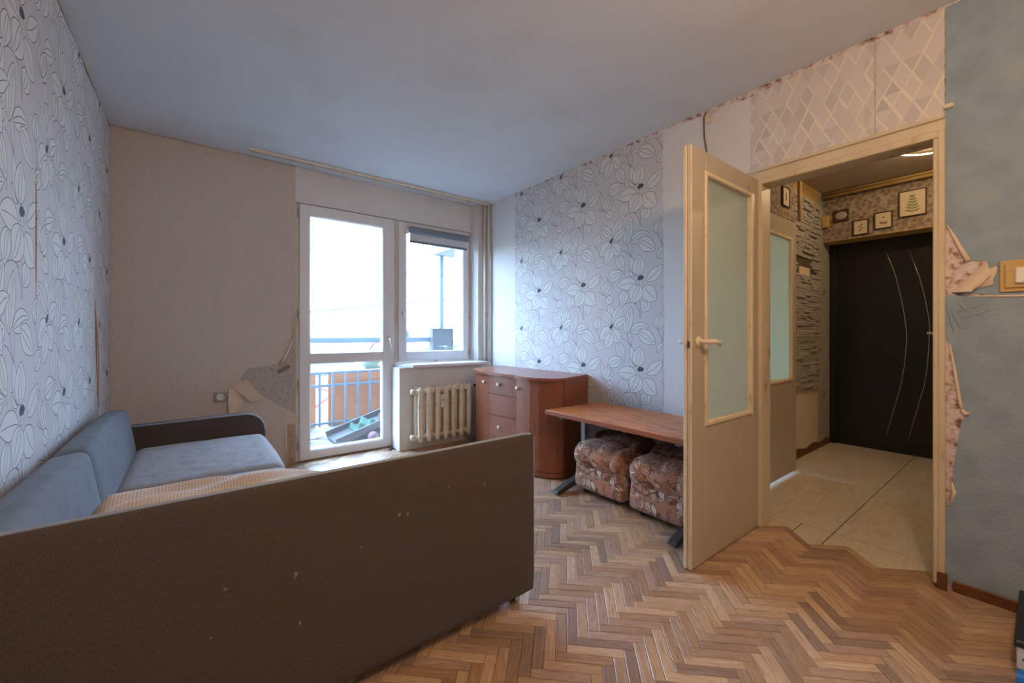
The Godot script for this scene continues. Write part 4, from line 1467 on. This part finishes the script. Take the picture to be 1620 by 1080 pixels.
func plan_prism(st: SurfaceTool, poly: PackedVector2Array, y0: float, y1: float) -> void:
	# polygon in plan (x, z) raised from y0 to y1
	var q := PackedVector2Array()
	for p in poly: q.append(Vector2(p.x, -p.y))
	prism(st, q, y0, y1, Transform3D(Basis(Vector3(1, 0, 0), Vector3(0, 0, -1), Vector3(0, 1, 0)), Vector3.ZERO))

func build_cabinet() -> void:
	var cb := thing("sideboard", "reddish brown bow-fronted sideboard with pale knobs by the radiator", "cabinet")
	var left := []
	for i in 25: left.append(cab_front(i / 24.0))
	var right := [Vector2(2.035, -2.585), Vector2(2.030, -2.50), Vector2(2.034, -2.42), Vector2(2.055, -2.34), Vector2(2.09, -2.28), Vector2(2.135, -2.235), Vector2(2.185, -2.215)]
	# body behind the fronts
	var body := PackedVector2Array()
	for p in left: body.append(p + Vector2(0.019, 0.0))
	for p in right: body.append(p + Vector2(0.021, -0.004))
	body.append(Vector2(2.20, -2.212))
	body.append(Vector2(2.543, -2.285))
	body.append(Vector2(2.543, -3.47))
	var st := S()
	plan_prism(st, body, 0.028, 0.735)
	obj("body", st, M.cabinet_wood, cb)
	# plinth
	var pl := PackedVector2Array()
	for p in left: pl.append(p + Vector2(0.008, 0.0))
	for p in right: pl.append(p + Vector2(0.0, 0.006))
	pl.append(Vector2(2.21, -2.205)); pl.append(Vector2(2.540, -2.280)); pl.append(Vector2(2.540, -3.47))
	st = S()
	plan_prism(st, pl, 0.012, 0.045)
	obj("plinth", st, M.cabinet_wood, cb)
	for p in [[2.2, -2.28], [2.5, -2.34], [2.5, -3.40], [2.15, -3.25]]:
		st = S()
		box(st, p[0] - 0.02, 0.0, p[1] - 0.02, p[0] + 0.02, 0.014, p[1] + 0.02)
		obj("foot", st, M.cabinet_dark, cb)
	# top board with a slight overhang
	var tp := PackedVector2Array()
	for p in left: tp.append(p + Vector2(-0.035, 0.0))
	for p in right: tp.append(p + Vector2(-0.033, 0.012))
	tp.append(Vector2(2.205, -2.20)); tp.append(Vector2(2.545, -2.285)); tp.append(Vector2(2.545, -3.50)); tp.append(Vector2(2.45, -3.50))
	st = S()
	plan_prism(st, tp, 0.738, 0.76)
	obj("top_board", st, M.cabinet_top, cb)
	# fronts: door, drawers, door
	var seg := func(a: int, b: int) -> Array: return left.slice(a, b + 1)
	var panel := func(called: String, pts: Array, y0: float, y1: float) -> MeshInstance3D:
		var s := S()
		wall_of(s, pts, y0, y1, 0.017)
		return obj(called, s, M.cabinet_wood, cb)
	var ld: MeshInstance3D = panel.call("door", seg.call(5, 13) + [left[13].lerp(left[14], 0.93)], 0.05, 0.732)
	var dr := []
	for k in [[0.575, 0.732], [0.393, 0.571], [0.212, 0.389], [0.05, 0.208]]:
		dr.append(panel.call("drawer", seg.call(14, 24), k[0], k[1]))
	panel.call("stile", right.slice(0, 3), 0.05, 0.732)
	var rd: MeshInstance3D = panel.call("door", right.slice(2, 7), 0.05, 0.732)
	for k in [[2.062, 0.661, -3.07, ld], [2.053, 0.661, -2.84, dr[0]], [2.032, 0.661, -2.555, rd], [2.053, 0.297, -2.835, dr[2]]]:
		st = S(true)
		lathe(st, [Vector2(0.0, 0.028), Vector2(0.010, 0.027), Vector2(0.0175, 0.021), Vector2(0.0165, 0.014), Vector2(0.008, 0.009), Vector2(0.009, 0.0)], 8, Transform3D(Basis(Vector3(0, 1, 0), Vector3(-1, 0, 0), Vector3(0, 0, 1)), Vector3(k[0], k[1], k[2])))
		obj("knob", st, M.knob, k[3])

# ------------------------------------------------------------------ radiator
func build_radiator() -> void:
	var ra := thing("radiator", "cream cast-iron ribbed radiator under the window board", "radiator", Vector3(1.645, 0, -3.56))
	var pitch := 0.0865
	for i in 7:
		var x := i * pitch
		var st := S(true)
		for z in [-0.045, 0.045]:
			var r := []
			var pts := []
			for k in 13:
				var t := k / 12.0
				pts.append(Vector3(x, 0.095 + 0.50 * t, z))
				r.append(0.010 + 0.014 * pow(sin(PI * clampf(t * 1.0, 0.02, 0.98)), 0.35))
			tube(st, pts, r, 10, 1.25)
		# waterways joining the two columns, top and bottom
		for y in [0.135, 0.555]:
			tube(st, [Vector3(x, y, -0.05), Vector3(x, y, 0.05)], 0.024, 10)
			tube(st, [Vector3(x - pitch / 2, y, 0), Vector3(x + pitch / 2, y, 0)], 0.021, 12)
		obj("rib", st, M.radiator, ra)
	var st := S()
	for y in [0.135, 0.555]:
		st = S(true)
		tube(st, [Vector3(-0.075, y, 0), Vector3(-0.04, y, 0)], 0.027, 8)
		obj("end_plug", st, M.radiator, ra)
	st = S()
	box(st, pitch * 2.5 - 0.022, 0.40, 0.055, pitch * 2.5 + 0.022, 0.515, 0.085, 0.004)
	var al := obj("heat_meter", st, M.plastic_white, ra)
	st = S()
	box(st, pitch * 2.5 - 0.008, 0.462, 0.085, pitch * 2.5 + 0.010, 0.472, 0.0862)
	obj("display", st, M.dark_mark, al)
	st = S(true)
	tube(st, [Vector3(6 * pitch + 0.04, 0.555, 0), Vector3(0.64, 0.555, 0.0)], 0.012, 8)
	obj("supply_pipe", st, M.pipe_cream, ra)
	st = S(true)
	tube(st, [Vector3(6 * pitch + 0.04, 0.135, 0), Vector3(0.66, 0.155, 0.0), Vector3(0.82, 0.165, 0.0)], 0.012, 8)
	obj("supply_pipe", st, M.pipe_cream, ra)
	st = S(true)
	tube(st, [Vector3(0.70, 0.575, 0), Vector3(0.845, 0.575, 0.0)], 0.012, 8)
	obj("supply_pipe", st, M.pipe_cream, ra)
	st = S(true)
	tube(st, [Vector3(0.60, 0.565, 0), Vector3(0.655, 0.57, 0)], [0.014, 0.018], 8)
	obj("valve", st, M.dark_mark, ra)
	st = S(true)
	tube(st, [Vector3(0.655, 0.57, 0), Vector3(0.71, 0.575, 0)], 0.020, 10)
	obj("valve_head", st, M.yellow_wood, ra)

# ------------------------------------------------------------------ table and stools
func build_table() -> void:
	var tb := thing("low_table", "low wooden table on grey steel T-legs against the wall", "table", Vector3(2.22, 0, -1.595))
	var st := S()
	bx(st, Vector3(0, 0.546, 0), Vector3(0.565, 0.026, 1.085), 0.004)
	obj("table_top", st, M.table_top, tb)
	st = S()
	box(st, -0.286, 0.532, -0.542, -0.2822, 0.558, 0.542, 0.001)
	box(st, -0.2825, 0.532, -0.5462, 0.2825, 0.558, -0.5424, 0.001)
	obj("edge_band", st, M.table_edge, tb)
	for s in [-1.0, 1.0]:
		st = S()
		box(st, -0.02, 0.09, s * 0.43 - 0.02, 0.02, 0.534, s * 0.43 + 0.02, 0.004)
		box(st, -0.24, 0.505, s * 0.43 - 0.018, 0.24, 0.533, s * 0.43 + 0.018, 0.004)
		obj("leg", st, M.steel_grey, tb)
		st = S()
		for q in [-1.0, 1.0]:
			var pts := [Vector2(0.0, 0.11), Vector2(0.285, 0.03), Vector2(0.295, 0.012), Vector2(0.27, 0.0), Vector2(0.0, 0.065)]
			var poly := PackedVector2Array()
			for p in pts: poly.append(Vector2(p.x * q, p.y))
			prism(st, poly, -0.022, 0.022, Transform3D(Basis(), Vector3(0, 0, s * 0.43)))
		obj("foot", st, M.foot_dark, tb)
	st = S()
	box(st, 0.0, 0.30, -0.41, 0.02, 0.33, 0.41, 0.003)
	obj("stretcher", st, M.steel_grey, tb)

func make_pouf(label: String, at: Vector3) -> Node3D:
	var o := thing("upholstered_stool", label, "stool", at, "", 0.0)
	# base, front face towards -x
	var bend := func(q: Vector3, d: Vector3) -> Vector3:
		q.z += 0.006 * sin(q.y * 30.0)
		return q
	var st := S(true)
	cushion(st, Vector3(0.0, 0.13, 0), Vector3(0.32, 0.19, 0.41), 0.03, 12, 0.012, bend)
	obj("base", st, M.upholstery, o)
	# thick front roll that overhangs the base
	st = S(true)
	var lump := func(q: Vector3, d: Vector3) -> Vector3:
		var e := 0.010 * sin(q.z * 40.0) * cos(q.y * 14.0) + 0.006 * sin(q.z * 75.0 + 1.0)
		return q + Vector3(d.x, d.y, d.z).normalized() * e
	cushion(st, Vector3(-0.035, 0.27, 0), Vector3(0.32, 0.15, 0.435), 0.07, 18, 0.012, lump)
	obj("front_roll", st, M.upholstery, o)
	# seat rising towards the wall
	st = S(true)
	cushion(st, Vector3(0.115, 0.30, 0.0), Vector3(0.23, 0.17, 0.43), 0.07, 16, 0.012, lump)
	obj("rear_roll", st, M.upholstery_dark, o)
	for p in [[-0.10, 0.14], [-0.10, -0.14], [0.12, 0.14], [0.12, -0.14]]:
		st = S(true)
		lathe(st, [Vector2(0, -0.012), Vector2(0.024, -0.012), Vector2(0.028, -0.006), Vector2(0.028, 0.006), Vector2(0.024, 0.012), Vector2(0, 0.012)], 14, Transform3D(Basis(Vector3(1, 0, 0), PI / 2), Vector3(p[0], 0.028, p[1])))
		tube(st, [Vector3(p[0], 0.028, p[1]), Vector3(p[0] + 0.01, 0.05, p[1])], 0.008, 6)
		obj("castor", st, M.rubber, o)
	return o

func build_poufs() -> void:
	make_pouf("brown leaf-patterned stool under the table, next to the sideboard", Vector3(2.245, 0, -1.795))
	make_pouf("brown leaf-patterned stool under the table, next to the open door", Vector3(2.235, 0, -1.335))

# ------------------------------------------------------------------ small things
func build_small_things() -> void:
	# curtain rail under the ceiling
	var cr := thing("curtain_rail", "old cream curtain rail with gliders on the ceiling by the window", "curtain rail", Vector3(0, H, -3.675))
	var st := S()
	box(st, 0.32, -0.024, -0.022, 2.50, -0.001, 0.022, 0.003)
	obj("rail", st, M.pipe_cream, cr)
	st = S()
	box(st, 0.32, -0.0265, 0.004, 2.50, -0.0235, 0.008)
	obj("groove", st, M.dark_mark, cr)
	for x in [0.79, 0.93, 0.95, 0.97, 0.99, 1.01, 1.03, 1.05, 1.28, 1.30, 1.88, 1.90, 1.92, 1.94, 1.96, 1.98, 2.10, 2.13, 2.15, 2.17, 2.19, 2.21, 2.25]:
		st = S()
		box(st, x - 0.006, -0.050, 0.0, x + 0.006, -0.0266, 0.014, 0.002)
		obj("glider", st, M.pipe_cream, cr)
	# heating pipes in the corner
	for k in [[2.478, -3.70, 0.011, "thinner cream heating pipe in the corner, nearer the window"], [2.518, -3.685, 0.016, "thicker cream heating pipe in the corner, nearer the flower wallpaper"]]:
		st = S(true)
		tube(st, [Vector3(k[0], 0.776, k[1]), Vector3(k[0], 1.6, k[1]), Vector3(k[0], H, k[1])], k[2], 12)
		tag(obj("heating_pipe", st, M.pipe_cream), k[3], "pipe")
	# roller blind on the window sash
	var rb := thing("roller_blind", "short grey blue roller blind at the top of the window", "blind", Vector3(0, 0, -3.855))
	st = S()
	box(st, 1.665, 2.09, 0.0, 2.345, 2.155, 0.045, 0.012)
	obj("cassette", st, M.blind_case, rb)
	st = S()
	box(st, 1.68, 2.02, 0.016, 2.335, 2.10, 0.0175)
	obj("fabric", st, M.blind_cloth, rb)
	st = S()
	box(st, 1.675, 1.995, 0.010, 2.338, 2.02, 0.026, 0.006)
	obj("bottom_bar", st, M.blind_case, rb)
	st = S()
	box(st, 1.635, 2.08, 0.0, 1.664, 2.12, 0.03, 0.003)
	obj("bracket", st, M.plastic_white, rb)
	# power socket on the window wall
	var so := thing("wall_socket", "grey wall socket low beside the torn paper flap", "socket", Vector3(0.150, 0.612, ZW + 0.001))
	st = S()
	bx(st, Vector3(0, 0, 0.010), Vector3(0.075, 0.075, 0.020), 0.006)
	obj("plate", st, M.plastic_grey, so)
	st = S(true)
	lathe(st, [Vector2(0.0, 0.002), Vector2(0.018, 0.002), Vector2(0.021, 0.006), Vector2(0.024, 0.006), Vector2(0.025, 0.0)], 20, Transform3D(Basis(Vector3(1, 0, 0), Vector3(0, 0, 1), Vector3(0, -1, 0)), Vector3(0, 0, 0.020)))
	obj("dish", st, M.plastic_white, so)
	st = S()
	for x in [-0.009, 0.009]: box(st, x - 0.003, -0.003, 0.0225, x + 0.003, 0.003, 0.0245, 0.001)
	obj("hole", st, M.dark_mark, so)
	# switch on the blue wall
	var sw := thing("light_switch", "white switch on an ochre painted square by the torn blue wallpaper", "switch", Vector3(WR - 0.003, 1.317, -0.055))
	st = S()
	bx(st, Vector3(-0.005, 0, 0), Vector3(0.010, 0.125, 0.115), 0.003)
	obj("base_plate", st, M.yellow_wood, sw)
	st = S()
	bx(st, Vector3(-0.0135, 0, 0), Vector3(0.009, 0.095, 0.088), 0.003)
	obj("inner_plate", st, M.yellow_wood, sw)
	st = S()
	bx(st, Vector3(-0.024, 0.0, 0.012), Vector3(0.014, 0.062, 0.058), 0.004)
	var hs := obj("housing", st, M.plastic_white, sw)
	st = S()
	bx(st, Vector3(-0.033, 0.0, 0.018), Vector3(0.006, 0.036, 0.022), 0.002, Basis(Vector3(0, 0, 1), 0.06))
	obj("rocker", st, M.lever, hs)
	# cable and its bracket high on the right wall
	var ca := thing("loose_cable", "brown loose cable hanging from a small box above the open door", "cable", Vector3(WR - 0.002, 2.43, -1.295))
	st = S()
	bx(st, Vector3(-0.010, 0.0, 0.008), Vector3(0.018, 0.05, 0.03), 0.003)
	obj("junction_box", st, M.paper_back, ca)
	st = S(true)
	tube(st, [Vector3(-0.008, 0.058, -0.005), Vector3(-0.016, 0.02, -0.016), Vector3(-0.010, -0.10, -0.016), Vector3(-0.014, -0.22, 0.005), Vector3(-0.010, -0.36, 0.03), Vector3(-0.008, -0.50, 0.035)], 0.004, 6)
	obj("wire", st, M.cable, ca)
	st = S()
	bx(st, Vector3(WR - 0.014, 2.058, -0.252), Vector3(0.022, 0.018, 0.030), 0.003)
	tag(obj("wall_clip", st, M.pipe_cream), "small cream clip at the top right corner of the doorway", "clip")
	# hanging bulb of the room, just above the picture
	var lp := thing("ceiling_lamp", "bare bulb hanging from the living room ceiling", "lamp", Vector3(0.95, H, 0.12))
	st = S(true)
	lathe(st, [Vector2(0, 0), Vector2(0.045, -0.0), Vector2(0.04, -0.02), Vector2(0.006, -0.03), Vector2(0.006, -0.38), Vector2(0.018, -0.382), Vector2(0.018, -0.425), Vector2(0, -0.425)], 18)
	obj("socket", st, M.plastic_white, lp)
	st = S(true)
	var prof := []
	for i in 11: prof.append(Vector2(0.032 * sin(PI * i / 10.0) + 0.0001, -0.460 - 0.036 * cos(PI * i / 10.0) * 1.0))
	lathe(st, prof, 18)
	obj("bulb", st, M.bulb, lp)
	lamp_light("ceiling_lamp_light", Vector3(0.95, H - 0.46, 0.12), Color(1.0, 0.83, 0.64), 1.15, 0.06)
	# hall: ring lamp
	var rg := thing("ring_lamp", "glowing ring lamp on the hall ceiling", "lamp", Vector3(4.06, 2.452, -0.42))
	st = S(true)
	var ring := []
	for i in 33: ring.append(Vector3(0.26 * cos(TAU * i / 32.0), -0.028, 0.26 * sin(TAU * i / 32.0)))
	tube(st, ring, 0.0065, 8, 1.0, false)
	obj("glowing_tube", st, M.ring_glow, rg)
	for i in 3:
		var a := TAU * i / 3.0 + 0.9
		st = S()
		box(st, 0.26 * cos(a) - 0.012, -0.030, 0.26 * sin(a) - 0.012, 0.26 * cos(a) + 0.012, 0.0, 0.26 * sin(a) + 0.012, 0.003)
		obj("clip", st, M.plastic_white, rg)
	lamp_light("ring_lamp_light", Vector3(4.06, 2.442, -0.42), Color(1.0, 0.86, 0.66), 0.62, 0.04)
	# hall pipes
	for k in [[2.437, 4.83, 0.011, "upper yellowed pipe running under the hall ceiling"], [2.408, 4.82, 0.015, "lower yellowed pipe running under the hall ceiling"]]:
		st = S(true)
		tube(st, [Vector3(k[1], k[0], -1.325), Vector3(k[1], k[0], -0.4), Vector3(k[1], k[0], 0.6)], k[2], 10)
		tag(obj("hall_pipe", st, M.yellow_wood), k[3], "pipe")
	st = S(true)
	tube(st, [Vector3(3.79, 1.98, -1.19), Vector3(3.79, 2.2, -1.19), Vector3(3.79, 2.452, -1.19)], 0.014, 10)
	tag(obj("hall_pipe", st, M.yellow_wood), "short upright yellowed pipe above the glazed hall door", "pipe")
	st = S()
	bx(st, Vector3(4.86, 2.175, -1.300), Vector3(0.05, 0.115, 0.055), 0.006)
	var ic := obj("intercom_box", st, M.yellow_wood)
	ic.position.x = -0.02
	tag(ic, "small yellowed box on the hall corner left of the pictures", "box")
	# plate over the glazed door
	var pl := thing("wall_plate", "small pale framed plate on the paper above the glazed hall door", "plate", Vector3(3.55, 2.13, -1.21))
	st = S()
	ring_frame(st, -0.07, -0.075, 0.07, 0.075, 0.01, 0.01, 0.01, 0.01, 0.0, 0.014, 0.002)
	obj("frame", st, M.frame_dark, pl)
	st = S()
	box(st, -0.062, -0.067, 0.001, 0.062, 0.067, 0.009)
	obj("card", st, M.card, pl)
	st = S()
	box(st, -0.008, -0.03, 0.0085, 0.008, 0.03, 0.0105)
	obj("mark", st, M.cable, pl)
	# pictures and mirror above the entrance door, facing -x
	var pics := [["largest framed green fern print above the entrance door", -0.695, 2.213, 0.175, 0.225, 0], ["middle small framed print with a dark blossom above the entrance door", -0.883, 2.106, 0.125, 0.150, 1], ["smallest framed leaf print next to the oval plaque", -1.039, 2.075, 0.115, 0.140, 2]]
	for k in pics:
		var pic := thing("framed_print", k[0], "picture", Vector3(4.871, k[2], k[1]), "", -PI / 2)
		st = S()
		ring_frame(st, -k[3] / 2, -k[4] / 2, k[3] / 2, k[4] / 2, 0.009, 0.009, 0.009, 0.009, 0.0, 0.018, 0.002)
		obj("frame", st, M.frame_dark, pic)
		var im := StandardMaterial3D.new()
		im.resource_name = "print"
		im.albedo_texture = print_image(k[5])
		im.roughness = 0.8
		st = S()
		var a: float = k[3] / 2 - 0.008
		var b: float = k[4] / 2 - 0.008
		quad(st, Vector3(-a, -b, 0.010), Vector3(a, -b, 0.010), Vector3(a, b, 0.010), Vector3(-a, b, 0.010), Vector2(0, 1), Vector2(1, 1), Vector2(1, 0), Vector2(0, 0))
		box(st, -a, -b, 0.001, a, b, 0.0095)
		obj("print", st, im, pic)
	for k in [["bent wire hook above the smallest framed leaf print", -1.039, 2.145, 0.045], ["bent wire hook above the middle framed blossom print", -0.883, 2.182, 0.045]]:
		st = S(true)
		tube(st, [Vector3(4.867, k[2] + 0.001, k[1] - k[3]), Vector3(4.867, k[2] + 0.045, k[1]), Vector3(4.867, k[2] + 0.001, k[1] + k[3])], 0.003, 6)
		tag(obj("wire_hook", st, M.card), k[0], "hook")
	var mi := thing("oval_plaque", "dark square plaque with a pale oval left of the framed prints", "plaque", Vector3(4.871, 2.215, -1.185), "", -PI / 2)
	st = S()
	bx(st, Vector3(0, 0, 0.008), Vector3(0.115, 0.115, 0.016), 0.003)
	obj("board", st, M.frame_dark, mi)
	st = S(true)
	lathe(st, [Vector2(0.0, 0.006), Vector2(0.8, 0.005), Vector2(1.0, 0.0)], 22, Transform3D(Basis(Vector3(0.046, 0, 0), Vector3(0, 0, 1), Vector3(0, -0.036, 0)), Vector3(0, 0, 0.016)))
	obj("oval", st, M.plastic_grey, mi)
	# carton and roll at the lower right edge
	var bo := thing("carton", "white carton with coloured print and black lid by the right skirting", "box", Vector3(2.265, 0, 0.084))
	st = S()
	box(st, -0.205, 0.0, -0.14, 0.205, 0.105, 0.14, 0.004)
	obj("carton_body", st, M.box_white, bo)
	st = S()
	box(st, -0.21, 0.10, -0.145, 0.21, 0.122, 0.145, 0.004)
	obj("lid", st, M.box_lid, bo)
	for k in [["red", 0.085, -0.02, 0.1], ["blue", 0.06, 0.03, 0.0], ["green", 0.035, -0.03, 0.05]]:
		st = S()
		bx(st, Vector3(-0.205, k[1], -0.115 + k[3]), Vector3(0.002, 0.010, 0.03), 0.0, Basis(Vector3.RIGHT, k[2] * 20.0))
		bx(st, Vector3(-0.15 + k[3], k[1], -0.14), Vector3(0.03, 0.010, 0.002), 0.0, Basis(Vector3.BACK, k[2] * 20.0))
		obj("printed_mark", st, M[k[0]], bo)
	st = S(true)
	tube(st, [Vector3(2.02, 0.026, -0.055), Vector3(2.022, 0.026, 0.03), Vector3(2.02, 0.026, 0.16)], 0.025, 14)
	tag(obj("blue_roll", st, M.blue), "blue rolled tube on the floor in the lower right corner", "tube")
